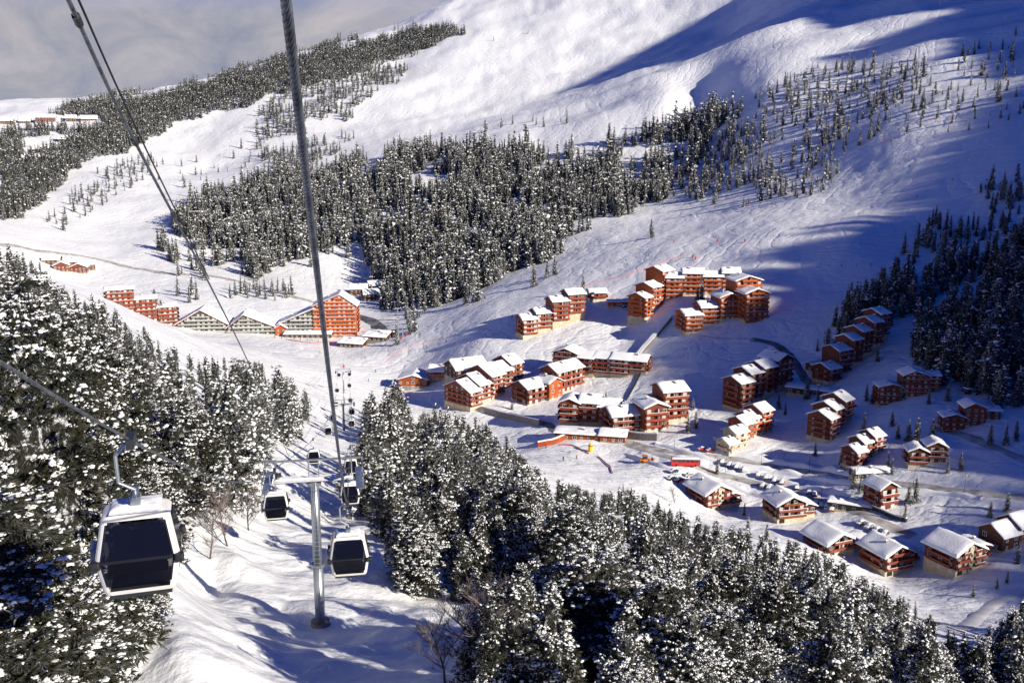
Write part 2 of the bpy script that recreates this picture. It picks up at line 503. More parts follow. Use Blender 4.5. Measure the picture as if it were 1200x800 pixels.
def conifer(rng, h, R, whorl_gap, nb, step, size, psnow, shape=0.9, base=0.06, pine=0.0, pad_n=6, tufts=7, pad_s=1.0, pads=2, blade=.10, gaps=0.0, core=.5, patch=1.3, round_=0.0):
    """crown arrays: clusters of needles along drooping boughs, snow pads lying on top of them.
    returns verts, faces(tri), material index, smooth flag"""
    C, D, S = [], [], []
    z = base * h
    lobes = rng.uniform(0.72, 1.18, 7)
    while z < h * 0.975:
        f = z / h
        if pine:
            prof = (1 - abs(2 * (f - 0.42)) ** 2.2 * (0.55 if f < .42 else 1.0)) ** 0.8 if f < 0.92 else 0.35
            prof = max(prof, 0.12)
        else:
            prof = (1 - f) ** shape * (0.75 + 0.25 * min(1, f / 0.12))
        n = max(3, int(round(nb * (0.45 + 0.55 * prof) + rng.uniform(-.5, .5))))
        a0 = rng.uniform(0, 6.28)
        for k in range(n):
            a = a0 + 6.283 * k / n + rng.uniform(-.3, .3)
            L = R * prof * rng.uniform(0.72, 1.12) * np.interp((a % 6.283) / 6.283 * 7, range(8), np.append(lobes, lobes[0]))
            L = max(L, 0.05 * R)
            up = (0.30 if not pine else 0.55) * (f - 0.15) + rng.uniform(-.08, .08)
            m = max(1, int(L / step))
            for j in range(m):
                s = (j + rng.uniform(0.5, 1.0)) / m
                if s < 0.22 and m > 3: continue
                r = L * s
                w = rng.normal(0, 0.22) * (0.35 + 0.65 * s) * L * .5
                zz = z + up * r - (0.28 if not pine else 0.12) * r * s + rng.normal(0, .03) * size
                ca, sa = math.cos(a), math.sin(a)
                C.append((ca * r - sa * w, sa * r + ca * w, zz))
                D.append((ca - sa * w / max(r, .2), sa + ca * w / max(r, .2), rng.uniform(-.55, .1) if not pine else rng.uniform(-.3, .6)))
                S.append(size * (0.75 + 0.5 * rng.random()) * (1.0 - 0.35 * f) * (0.8 + .4 * s))
        z += whorl_gap * (1.15 - 0.45 * f) * rng.uniform(.8, 1.2)
    C.append((0, 0, h * .985)); D.append((.05, 0, 1)); S.append(size * .7)
    C, D, S = np.array(C), np.array(D), np.array(S)
    if gaps:                                                   # boughs stand apart: hollows between lobes of foliage
        q = fbm(C[:, 0] / 1.5 + 7.1, C[:, 1] / 1.5 + C[:, 2] * .31, 2, int(rng.integers(999))) + fbm(C[:, 2] / 1.1, C[:, 0] / 1.6 - C[:, 1] / 1.7, 2, int(rng.integers(999)))
        keep = (q > np.quantile(q, gaps)) | (np.arange(len(C)) == len(C) - 1)
        C, D, S = C[keep], D[keep], S[keep]
    up = np.tile([0., 0, 1], (len(C), 1)) + rng.normal(0, .15, (len(C), 3))
    fr = rot_rows(D, up)
    vs, fs, mi, sm, off = [], [], [], [], 0
    tv, tf = tuft_template(rng, tufts)
    half = rng.random(len(C)) < .5
    for msk in (half, ~half):
        tv, tf = tuft_template(rng, tufts, width=blade)
        sc = np.stack([S[msk]] * 3, 1) * rng.uniform(.85, 1.2, (msk.sum(), 1))
        v, f = stamp(tv, tf, fr[msk], C[msk], sc, 0.12, rng)
        vs.append(v); fs.append(f + off); off += len(v); mi.append(np.zeros(len(f))); sm.append(np.zeros(len(f)))
    if pad_n:
        seed_q = int(rng.integers(999))
        for rep in range(pads):
            qn = fbm(C[:, 0] / patch + 3.3 + C[:, 2] * .21, C[:, 2] / patch + C[:, 1] * .83 / patch, 2, seed_q) + .35 * (C[:, 2] / h - .45)
            keep = rng.random(len(C)) < psnow * np.clip(.5 + (2.4 + 2.6 * round_) * qn, .05, 1.4)      # snow lies in patches, more of it high up
            Cp, Sp = C[keep], S[keep] * (1.0 if pads == 1 else .74)
            flat = D[keep].copy(); flat[:, 2] = np.clip(flat[:, 2], -.75, .2)
            fp = rot_rows(flat, np.tile([0., 0, 1], (len(Cp), 1)) + rng.normal(0, .25, (len(Cp), 3)))
            tv, tf = pad_template(pad_n)
            big = pad_s * rng.uniform(.25, 1.12, len(Cp)) ** 1.5
            if round_: big = np.clip(big, .3, .9)
            sc = np.stack([Sp * big * rng.uniform(.5, 1.15 - .35 * round_, len(Cp)), Sp * big * rng.uniform(.32 + .1 * round_, .6 + .05 * round_, len(Cp)), Sp * big * rng.uniform(.34 + .1 * round_, .7 + .1 * round_, len(Cp))], 1)
            side = rng.normal(0, .38, len(Cp)) * Sp * (pads > 1)
            pc = Cp + fp[:, :, 0] * (Sp * rng.uniform(.1, .85, len(Cp)))[:, None] + fp[:, :, 1] * side[:, None] + np.array([0, 0, 1.0]) * (Sp * rng.uniform(-.02, .14, len(Cp)))[:, None]
            v, f = stamp(tv, tf, fp, pc, sc, 0.34 if pad_n >= 6 else .55, rng)
            vs.append(v); fs.append(f + off); off += len(v); mi.append(np.ones(len(f))); sm.append(np.ones(len(f)))
    # added opaque dark core, put in so the crown shades its own far side
    ns_, nr_ = 11, 16
    cv = []
    for i in range(nr_):
        f_ = base + (0.93 - base) * i / (nr_ - 1)
        if pine: pr = max((1 - abs(2 * (f_ - 0.42)) ** 2.2 * (0.55 if f_ < .42 else 1.0)), .05) ** 0.8
        else: pr = (1 - f_) ** shape * (0.75 + 0.25 * min(1, f_ / 0.12))
        for k in range(ns_):
            a = 6.2832 * k / ns_
            r_ = R * pr * core * rng.uniform(.55, 1.25) * np.interp((a % 6.283) / 6.283 * 7, range(8), np.append(lobes, lobes[0])) + .02
            cv.append((math.cos(a) * r_, math.sin(a) * r_, f_ * h + rng.normal(0, .2)))
    q_ = []
    for i in range(nr_ - 1):
        for k in range(ns_):
            a, b_, c, d = i * ns_ + k, i * ns_ + (k + 1) % ns_, (i + 1) * ns_ + (k + 1) % ns_, (i + 1) * ns_ + k
            q_ += [(a, b_, c), (a, c, d)]
    vs.append(np.array(cv)); fs.append(np.array(q_) + off); mi.append(np.full(len(q_), 2)); sm.append(np.zeros(len(q_)))
    return np.concatenate(vs), np.concatenate(fs), np.concatenate(mi), np.concatenate(sm)


def tree_mesh(name, rng, h, R, nm='needles', **kw):
    v, f, mi, sm = conifer(rng, h, R, **kw)
    cm = mesh_np('crown', v, f, [M[nm], M['tree_snow'], M['shade_core']], mi, sm)
    n = 7
    zs = np.linspace(-2.5, h * .93, n)
    pts = [(rng.normal(0, .02) * h * .3 * (k > 0), rng.normal(0, .02) * h * .3 * (k > 0), zs[k]) for k in range(n)]
    tv, tf = tube(pts, np.linspace(R * .085 + .04, .03, n), 7)
    tm = mesh_np('trunk', tv, tf, [M['bark']], smooth=True)
    return cm, tm, h


def bare_mesh(rng, h, R, dens=1.0):
    """leafless frosted tree: trunk plus forked branches with fine twigs"""
    V, Fc, off = [], [], 0

    def limb(p, d, L, r, lev):
        nonlocal off
        n = 4 if lev < 2 else 3
        pts = [np.array(p)]
        dd = np.array(d, float)
        for k in range(n):
            dd = dd + rng.normal(0, .13, 3) + np.array([0, 0, .05]); dd /= np.linalg.norm(dd)
            pts.append(pts[-1] + dd * L / n)
        v, f = tube(pts, np.linspace(r, r * .35, n + 1), 4 if lev else 6)
        V.append(v); Fc.append(f + off); off += len(v)
        if lev >= 3: return
        nk = int((9, 7, 6)[lev] * dens)
        for k in range(nk):
            s = rng.uniform(.25, 1.0); q = pts[0] + (np.interp(s * n, range(n + 1), np.arange(n + 1)) * 0 + 0)
            i = min(int(s * n), n - 1); q = pts[i] + (pts[i + 1] - pts[i]) * (s * n - i)
            a = rng.uniform(0, 6.28)
            nd = dd * .75 + np.array([math.cos(a), math.sin(a), rng.uniform(-.1, .5)]) * .8
            limb(q, nd / np.linalg.norm(nd), L * rng.uniform(.34, .5), r * .42, lev + 1)
    limb((0, 0, -1.5), (0, 0, 1), h * .8, R * .05 + .03, 0)
    v = np.concatenate(V); f = np.concatenate(Fc)
    nt_ = 30                                                     # trunk faces come first
    tm_v, tm_f = V[0], Fc[0]
    cm = mesh_np('crown', v, f[len(Fc[0]):], [M['twig']])
    tm = mesh_np('trunk', tm_v, tm_f, [M['bark']], smooth=True)
    return cm, tm, h


# ---- forests as the photograph shows them: where trees have their foot (pixel polygons, spacing m, height m, kind)
def in_poly(poly, u, v):
    r = np.zeros(np.shape(u), bool); n = len(poly)
    for i in range(n):
        x0, y0 = poly[i]; x1, y1 = poly[(i + 1) % n]
        c = ((y0 > v) != (y1 > v))
        r ^= c & (u < (x1 - x0) * (v - y0) / ((y1 - y0) if y1 != y0 else 1e-9) + x0)
    return r


#   name, polygon, r range, spacing, height(mean, sd), density, clumping
ZONES = [
 # foreground: left slope, spur on the right
 ('left', [(-60,300),(20,312),(60,330),(110,352),(150,380),(200,412),(262,432),(320,442),(352,462),(372,482),(352,520),(312,560),(282,600),(262,632),(228,662),(170,712),(135,800),(120,860),(-60,860)], (25, 420), 7.2, (13.5, 3.0), 1.0, .1),
 ('spur', [(468,512),(490,506),(540,520),(600,560),(640,600),(680,585),(740,590),(800,618),(900,655),(1000,690),(1050,715),(1100,728),(1150,755),(1180,775),(1200,730),(1290,740),(1290,900),(560,900),(560,800),(505,735),(470,690),(462,640),(480,575)], (36, 360), 4.6, (12.5, 3.2), 1.0, .05),
 ('spur', [(640,585),(660,560),(720,575),(790,585),(800,618),(740,606)], (200, 400), 5.6, (14, 3), 1.0, .05),
 ('spur', [(432,600),(430,560),(428,520),(440,500),(470,490),(476,520),(468,575),(462,640),(445,640)], (95, 420), 5.6, (16, 3), 1.0, .05),
 # far side of the valley
 ('band', [(205,322),(190,300),(215,262),(300,212),(372,205),(440,188),(500,175),(560,172),(640,178),(700,175),(790,150),(838,122),(850,140),(815,200),(780,235),(740,252),(690,275),(650,300),(600,332),(560,350),(520,362),(480,365),(470,350),(440,325),(436,302),(400,290),(380,305),(340,318),(322,332),(300,330),(280,300),(240,318)], (700, 1400), 5.0, (21, 5), 1.0, .40),
 ('band', [(440,318),(500,300),(560,300),(640,290),(690,275),(650,300),(600,332),(560,352),(520,366),(470,372),(452,350)], (700, 1400), 6.5, (18, 4), .95, .3),
 ('band', [(470,372),(520,356),(500,380),(478,392)], (500,1000), 11, (15, 3), .7, .3),
 ('band', [(196,330),(215,305),(240,318),(250,345),(225,350)], (700, 1300), 12, (16, 3), .6, .3),
 ('band', [(270,352),(275,338),(350,350),(352,362),(300,358)], (760, 1300), 8, (13, 2), 1.0, 0),
 ('band', [(10,308),(40,300),(52,318),(20,322)], (760, 1300), 12, (14, 2), .6, 0),
 ('scatter', [(820,205),(850,150),(900,110),(960,80),(1010,72),(1060,60),(1080,60),(1060,110),(1000,150),(985,200),(960,235),(900,240),(840,250),(800,245)], (600, 1400), 9, (13, 4), .9, .5),
 ('scatter', [(800,190),(840,150),(900,160),(880,215),(830,235),(760,250)], (600, 1400), 8, (15, 4), .9, .4),
 ('scatter', [(1000,120),(1200,40),(1200,140),(1120,160),(1040,170)], (600, 1500), 13, (11, 3), .7, .5),
 ('scatter', [(560,150),(620,145),(700,140),(760,150),(700,180),(600,190),(540,185)], (900, 1500), 15, (14, 4), .5, .5),
 ('scatter', [(700,132),(860,62),(1000,10),(1000,25),(870,80),(710,148)], (1000, 1600), 26, (10, 3), .4, .5),
 # ridge on the left skyline and its bands
 ('ridge', [(0,262),(0,152),(100,122),(200,112),(330,72),(430,48),(520,32),(540,40),(500,58),(430,80),(330,110),(260,128),(200,150),(150,180),(110,190),(70,215),(30,250)], (1150, 3000), 6.2, (16, 3), 1.0, 0),
 ('ridge', [(300,140),(330,100),(440,70),(500,55),(470,90),(420,130),(390,150),(420,160),(380,190),(350,220),(320,205),(300,170)], (1200, 2800), 8.5, (14, 3), .8, .4),
 ('ridge', [(45,262),(120,205),(170,185),(190,195),(140,230),(70,275)], (1100, 2500), 12, (12, 3), .8, .42),
 ('ridge', [(180,210),(260,175),(310,170),(330,215),(260,235)], (1100, 2500), 28, (10, 3), .5, .5),
 ('ridge', [(560,48),(640,20),(700,8),(720,0),(640,30),(520,60)], (1500, 3000), 26, (9, 2), .5, .5),
 # the shaded right-hand wood
 ('rightwood', [(948,412),(975,370),(1010,348),(1060,330),(1110,318),(1160,300),(1210,278),(1300,250),(1300,330),(1200,332),(1120,338),(1060,372),(1000,400)], (380, 900), 5.4, (15, 3), 1.0, .1),
 ('rightwood', [(1055,395),(1090,375),(1150,345),(1210,300),(1300,300),(1300,560),(1215,560),(1190,508),(1165,470),(1120,450),(1080,435)], (330, 900), 5.6, (17, 3), 1.0, .1),
 ('rightwood', [(1050,300),(1150,235),(1210,205),(1210,260),(1100,310)], (380, 1000), 7, (12, 3), .9, .3),
]
CANOPY = {'left': [(-80,268),(0,276),(40,296),(70,325),(120,345),(150,365),(200,398),(262,412),(330,424),(366,446),(380,500)],
          'spur': [(425,446),(468,440),(484,492),(505,468),(540,478),(590,500),(640,540),(660,560),(700,572),(740,562),(790,592),(860,612),(950,632),(1010,668),(1060,692),(1110,728),(1145,735),(1165,700),(1210,694),(1300,690)]}
NEARLINE = [(480,700),(520,748),(560,720),(600,660),(650,640),(740,636),(770,668),(800,696),(860,715),(1300,735)]       # how high the nearest trees on the spur reach
PLACES = []            # x, y, z, height, seed, zone
for name, poly, (r0, r1), gap, (hm, hs), dens, clump in ZONES:
    us = np.array([p[0] for p in poly], float)
    a0 = math.atan((us.min() - 640) / F * 1.06) - .04; a1 = math.atan((us.max() - 560) / F * 1.06) + .04
    n = int((r1 ** 2 - r0 ** 2) / 2 * (a1 - a0) / gap ** 2)
    r = np.sqrt(RNG.uniform(r0 ** 2, r1 ** 2, n * 2)); a = RNG.uniform(a0, a1, n * 2)
    x, y = r * np.sin(a), r * np.cos(a); z = ground(x, y)
    uu, vv = proj(x, y, z)
    wob = 5 if name in CANOPY else (8 if name == 'ridge' else 15)
    uu = uu + wob * fbm(x / 55, y / 55, 3, 88); vv = vv + wob * .6 * fbm(x / 45, y / 45, 3, 99)
    ok = in_poly(poly, uu, vv) & (RNG.random(n * 2) < dens)
    if name == 'ridge': ok &= ~in_poly([(-60,139),(122,134),(124,152),(-60,157)], uu, vv) & ~in_poly([(30,161),(88,156),(86,170),(30,188)], uu, vv)
    if clump: ok &= fbm(x / (gap * 9), y / (gap * 9), 3, 77) > (clump * 1.3 - 0.85)
    x, y, z = x[ok], y[ok], z[ok]
    cells = {}
    for k in range(len(x)):
        c = (int(x[k] // gap), int(y[k] // gap)); good = True
        for ix in (-1, 0, 1):
            for iy in (-1, 0, 1):
                for (px, py) in cells.get((c[0] + ix, c[1] + iy), ()):
                    if (px - x[k]) ** 2 + (py - y[k]) ** 2 < (gap * .8) ** 2: good = False
        if good:
            h = max(hm * .45, RNG.normal(hm, hs)) * (RNG.uniform(.45, .8) if RNG.random() < .16 else 1)
            if name in CANOPY:
                ln = CANOPY[name]; rr = math.hypot(x[k], y[k])
                if name == 'spur': h *= float(np.interp(rr, [35, 60, 110, 200], [.82, .62, .72, 1.0]))
                lim = np.interp(float(proj(x[k], y[k], z[k])[0]), [p[0] for p in ln], [p[1] for p in ln]) + RNG.uniform(0, 6) + 34 * RNG.random() ** 2
                if name == 'spur' and rr < 78:
                    lim = max(lim, np.interp(float(proj(x[k], y[k], z[k])[0]), [p[0] for p in NEARLINE], [p[1] for p in NEARLINE]))
                while h > 3.2 and float(proj(x[k], y[k], z[k] + h)[1]) < lim: h *= .95
                if float(proj(x[k], y[k], z[k] + h)[1]) < lim: continue
            cells.setdefault(c, []).append((x[k], y[k]))
            PLACES.append((x[k], y[k], z[k], h, name))
# trees on the hill out of frame, whose tips edge the shadows
for k in range(5200):
    q = RNG.uniform(150, 1350); p = RNG.uniform(545, 640)
    if fbm(np.array([q / 40.]), np.array([p / 40.]), 2, 55)[0] < -.25: continue
    x, y = p * SH[0] + q * SN[0], p * SH[1] + q * SN[1]
    PLACES.append((x, y, float(ground(x, y)), RNG.uniform(10, 19), 'hill'))
# ---- meshes of each kind
G = np.random.default_rng
T_NEAR = [tree_mesh('near', G(100 + k), 13, 2.8 + .3 * (k % 3), whorl_gap=.42, nb=13, step=.23, size=.46, psnow=.62, shape=.72, tufts=26, pad_n=7, blade=.04, gaps=.2, core=.44, pads=5, pad_s=.74, round_=1, patch=1.2) for k in range(3)]
T_PINE = [tree_mesh('pine', G(200 + k), 12.5, 3.2 + .3 * k, whorl_gap=.42, nb=14, step=.23, size=.46, psnow=.66, pine=1, tufts=28, pad_n=7, blade=.038, gaps=.28, core=.44, pads=6, pad_s=.68, round_=1, patch=1.3) for k in range(3)]
# nearer ones are lower and broader than those further off
T_MID = [tree_mesh('mid', G(300 + k), 14, 2.2 + .2 * (k % 4), whorl_gap=.62, nb=10, step=.42, size=.66, psnow=.6, shape=.82, tufts=12, pad_n=6, blade=.065, gaps=.2, patch=1.5, round_=.6) for k in range(5)]
T_MPINE = [tree_mesh('mid_pine', G(400 + k), 12.5, 2.7 + .25 * k, whorl_gap=.66, nb=10, step=.45, size=.68, psnow=.7, pine=1, tufts=12, pad_n=6, blade=.065, gaps=.28, patch=1.4, round_=.8, nm='needles_frost') for k in range(4)]
T_BARE = [bare_mesh(G(500 + k), 10, 2.5, 1.35) for k in range(3)]


def low_tree(rng, h, R, gap, nb, size, psnow, tufts=5, pine=0):
    v, f, mi, sm = conifer(rng, h, R, whorl_gap=gap, nb=nb, step=R * .42, size=size, psnow=psnow, shape=.95, base=.03, pad_n=4, tufts=tufts, pad_s=.95, pads=1, blade=.13, gaps=.12, core=.58, patch=2.0, pine=pine)
    return mesh_np('far_tree', v, f, [M['needles'], M['tree_snow'], M['shade_core']], mi)


def low_set(nm, meshes):
    c = bpy.data.collections.new(nm)
    for me in meshes: c.objects.link(bpy.data.objects.new(nm, me))
    return c


LOW1 = low_set('wood_kinds', [low_tree(G(600 + k), 14, 2.3 + .5 * (k > 4), 1.0, 7, 1.05, .64, 7, int(k > 4)) for k in range(8)])       # a few hundred metres off
LOW2 = low_set('band_kinds', [low_tree(G(700 + k), 14, 2.0, 1.25, 6, 1.15, .74, 7) for k in range(6)])      # about a kilometre
LOW3 = low_set('ridge_kinds', [low_tree(G(800 + k), 14, 2.4, 2.4, 5, 2.0, .7, 6) for k in range(5)])       # the skyline


def scatter_group(nm, coll):
    g = bpy.data.node_groups.new(nm, 'GeometryNodeTree')
    g.interface.new_socket('Geometry', in_out='INPUT', socket_type='NodeSocketGeometry')
    g.interface.new_socket('Geometry', in_out='OUTPUT', socket_type='NodeSocketGeometry')
    i, o = g.nodes.new('NodeGroupInput'), g.nodes.new('NodeGroupOutput')
    ci = g.nodes.new('GeometryNodeCollectionInfo'); ci.inputs['Collection'].default_value = coll
    ci.inputs['Separate Children'].default_value = True; ci.inputs['Reset Children'].default_value = True
    ip = g.nodes.new('GeometryNodeInstanceOnPoints'); ip.inputs['Pick Instance'].default_value = True
    for an, dt, key in (('turn', 'FLOAT_VECTOR', 'Rotation'), ('size', 'FLOAT_VECTOR', 'Scale'), ('pick', 'INT', 'Instance Index')):
        n = g.nodes.new('GeometryNodeInputNamedAttribute'); n.data_type = dt; n.inputs['Name'].default_value = an
        g.links.new(n.outputs['Attribute'], ip.inputs[key])
    g.links.new(i.outputs[0], ip.inputs['Points']); g.links.new(ci.outputs[0], ip.inputs['Instance']); g.links.new(ip.outputs[0], o.inputs[0])
    return g


def bake(name, rows, coll):
    n = len(rows)
    me = bpy.data.meshes.new(name); me.vertices.add(n)
    me.vertices.foreach_set('co', np.array([(r[0], r[1], r[2] - .3) for r in rows], np.float32).ravel())
    s = np.array([r[3] for r in rows]) / 14.0; w = s * RNG.uniform(.82, 1.2, n)
    at = me.attributes.new('turn', 'FLOAT_VECTOR', 'POINT'); at.data.foreach_set('vector', np.stack([RNG.normal(0, .03, n), RNG.normal(0, .03, n), RNG.uniform(0, 6.28, n)], 1).astype(np.float32).ravel())
    at = me.attributes.new('size', 'FLOAT_VECTOR', 'POINT'); at.data.foreach_set('vector', np.stack([w, w, s], 1).astype(np.float32).ravel())
    at = me.attributes.new('pick', 'INT', 'POINT'); at.data.foreach_set('value', RNG.integers(0, len(coll.objects), n).astype(np.int32))
    o = link(name, me); tag(o, kind='stuff')
    md = o.modifiers.new('scatter', 'NODES'); md.node_group = scatter_group(name, coll)
    return o


def put_tree(tri, x, y, z, h, rz, name, label, group, lean=0.0, wide=1.0, crown='crown'):
    cm, tm, h0 = tri
    s = h / h0
    t = bpy.data.objects.new(name, None); COL.objects.link(t); t.empty_display_size = 1
    t.location = (x, y, z); t.rotation_euler = (lean, lean * .6, rz); t.scale = (s * wide, s * wide, s)
    tag(t, label, 'tree', group)
    link('trunk', tm, t); link(crown, cm, t)
    return t


near_rows = [p for p in PLACES if p[4] in ('left', 'spur')]
near_rows.sort(key=lambda p: math.hypot(p[0], p[1]) / p[3])
IND = near_rows[:225]
rest = near_rows[225:]
GROUPS = {'left': ('snow-laden conifer in the dense wood on the slope left of the gondola piste', 'conifers on the left slope'),
          'spur': ('snow-laden conifer in the dense wood below the chalets, right of the gondola piste', 'conifers on the spur')}
for k, (x, y, z, h, zn) in enumerate(IND):
    r = math.hypot(x, y)
    pine = RNG.random() < (.85 if zn == 'left' else .45)
    lib = (T_PINE if pine else T_NEAR) if r < 105 else (T_MPINE if pine else T_MID)
    lab, grp = GROUPS[zn]
    put_tree(lib[RNG.integers(len(lib))], x, y, z, h, RNG.uniform(0, 6.28), 'snowy_pine' if pine else 'snowy_spruce', lab, grp, RNG.normal(0, .02), RNG.uniform(.85, 1.2))
if rest: bake('near_forest', rest, LOW1)
print('TREES near', len(IND), len(rest))
for nm, zs, low in (('valley_forest', ('band',), LOW2), ('slope_trees', ('scatter',), LOW2), ('ridge_forest', ('ridge',), LOW3), ('shaded_forest', ('rightwood',), LOW1), ('hill_forest', ('hill',), LOW3)):
    rows = [p for p in PLACES if p[4] in zs]
    print('TREES', nm, len(rows))
    bake(nm, rows, low)
# ------------------------------------------------------------------ buildings
def plain(name, c, rough=.7, metal=0., spec=.3):
    m, nt, b = nodes(name); b.inputs['Base Color'].default_value = (*c, 1); b.inputs['Roughness'].default_value = rough
    b.inputs['Metallic'].default_value = metal; b.inputs['Specular IOR Level'].default_value = spec
    return m


PL = (.35, .35, 2.2)
WALLS = {
 'orange': (mat_var('orange_larch_boards', (.23, .045, .013), (.34, .075, .02), .8, .7, .3, 3, stretch=PL), mat_var('orange_balcony_boards', (.32, .062, .016), (.44, .095, .024), 1.1, .65)),
 'red': (mat_var('dark_red_boards', (.075, .02, .013), (.15, .042, .026), .8, .7, .3, 3, stretch=PL), mat_var('red_balcony_boards', (.17, .032, .018), (.27, .06, .032), 1.1, .65)),
 'brown': (mat_var('dark_brown_boards', (.055, .022, .014), (.12, .05, .03), .8, .75, .3, 3, stretch=PL), mat_var('brown_balcony_boards', (.19, .04, .025), (.27, .07, .04), 1.1, .7)),
 'brick': (mat_var('red_brown_boards', (.12, .030, .015), (.20, .05, .025), .8, .7, .3, 3, stretch=PL), mat_var('rust_balcony_boards', (.21, .04, .017), (.30, .06, .025), 1.1, .65)),
 'hotel': (mat_var('orange_red_cladding', (.33, .065, .018), (.42, .095, .026), .3, .65), mat_var('coral_balcony_panels', (.50, .12, .04), (.62, .17, .06), .8, .6)),
 'grey': (mat_var('grey_green_cladding', (.055, .05, .042), (.10, .09, .075), .5, .75), mat_var('pale_balcony_panels', (.30, .31, .29), (.44, .44, .41), .8, .65)),
 'cream': (mat_var('cream_render', (.45, .37, .24), (.56, .47, .32), .4, .8), mat_var('white_balcony_boards', (.5, .2, .15), (.62, .5, .44), .6, .7)),
}
M['masonry'] = mat_var('cream_masonry', (.40, .33, .22), (.55, .47, .34), .6, .85, .4, 4)
M['stone'] = mat_var('grey_stone', (.16, .14, .13), (.32, .29, .26), 1.5, .9, .5, 5)
M['eave'] = mat_var('eave_timber', (.07, .028, .018), (.14, .055, .03), 1.0, .75)
M['eave_red'] = mat_var('red_painted_eave', (.42, .06, .03), (.55, .09, .045), 1.0, .65)
M['frame'] = plain('white_window_frame', (.74, .73, .70), .6)
M['pane_dark'] = plain('dark_glass', (.03, .04, .06), .12, 0, .6)
M['pane_pale'] = mat_var('curtained_glass', (.30, .31, .33), (.62, .61, .60), .7, .25, spec=.5)
M['metal'] = mat_var('galvanised_steel', (.33, .36, .39), (.48, .51, .54), 2.0, .42, metal=.85, stretch=(1, 1, .25))
M['dark_metal'] = plain('dark_steel', (.05, .055, .06), .5, .6)
M['opening'] = plain('dark_opening', (.015, .014, .014), .8)


def extr(pts, axis, a0, a1):
    """closed 2-D profile (s, z) extruded along the other horizontal axis; axis = axis of s"""
    n = len(pts); v = []
    for a in (a0, a1):
        for s, z in pts: v.append((s, a, z) if axis == 'x' else (a, s, z))
    f = [list(range(n))[::1 if axis == 'y' else -1], list(range(n, 2 * n))[::-1 if axis == 'y' else 1]]
    for k in range(n):
        q = (k + 1) % n
        f.append([k, q, n + q, n + k] if axis == 'x' else [k, n + k, n + q, q])
    return v, f


class MB:
    """gathers shapes into one mesh"""
    def __init__(s): s.v, s.f, s.m = [], [], []

    def add(s, v, f, mi=0):
        o = len(s.v); s.v += [tuple(p) for p in v]; s.f += [[i + o for i in q] for q in f]; s.m += [mi] * len(f); return s

    def box(s, x0, x1, y0, y1, z0, z1, mi=0):
        v = [(x, y, z) for z in (z0, z1) for y in (y0, y1) for x in (x0, x1)]
        return s.add(v, [(0, 2, 3, 1), (4, 5, 7, 6), (0, 1, 5, 4), (2, 6, 7, 3), (0, 4, 6, 2), (1, 3, 7, 5)], mi)

    def tube(s, pts, r, n=6, mi=0, cap=True):
        rr = r if hasattr(r, '__len__') else [r] * len(pts)
        v, f = tube(pts, rr, n); f = [list(q) for q in f]
        if cap: f += [list(range(n))[::-1], list(range(len(v) - n, len(v)))]
        return s.add(v, f, mi)

    def mesh(s, name, mats, smooth=False, fix=True):
        me = bpy.data.meshes.new(name); me.from_pydata(s.v, [], s.f)
        for m in mats: me.materials.append(m)
        me.polygons.foreach_set('material_index', s.m); me.polygons.foreach_set('use_smooth', [smooth] * len(s.f))
        if fix:
            bm = bmesh.new(); bm.from_mesh(me); bmesh.ops.recalc_face_normals(bm, faces=bm.faces); bm.to_mesh(me); bm.free()
        me.update(); return me

    def build(s, name, mats, parent=None, loc=None, rot=None, smooth=False):
        return link(name, s.mesh(name, mats if isinstance(mats, list) else [mats], smooth), parent, loc, rot)


def window_mesh(w, h, pane, name):
    b = MB(); t = .12
    b.box(-w / 2, w / 2, -.07, .02, 0, t, 0); b.box(-w / 2, w / 2, -.07, .02, h - t, h, 0)
    b.box(-w / 2, -w / 2 + t, -.07, .02, t, h - t, 0); b.box(w / 2 - t, w / 2, -.07, .02, t, h - t, 0)
    b.box(-.05, .05, -.05, .02, t, h - t, 0)
    b.box(-w / 2 + t, -.05, -.03, .015, t, h - t, 1); b.box(.05, w / 2 - t, -.03, .015, t, h - t, 1)
    return b.mesh(name, [M['frame'], pane])


WIN = [window_mesh(1.7, 1.75, M['pane_pale'], 'window'), window_mesh(1.7, 1.75, M['pane_dark'], 'window'), window_mesh(1.15, 1.3, M['pane_dark'], 'window')]
ST = 2.8


def prof_z(t, w, eave, rise, pk):
    """height of the roof underside at t along the profile"""
    return eave + rise * (t / (pk * w) if t < pk * w else (w - t) / ((1 - pk) * w)) if 0 < pk < 1 else eave + rise * ((w - t) / w if pk <= 0 else t / w)


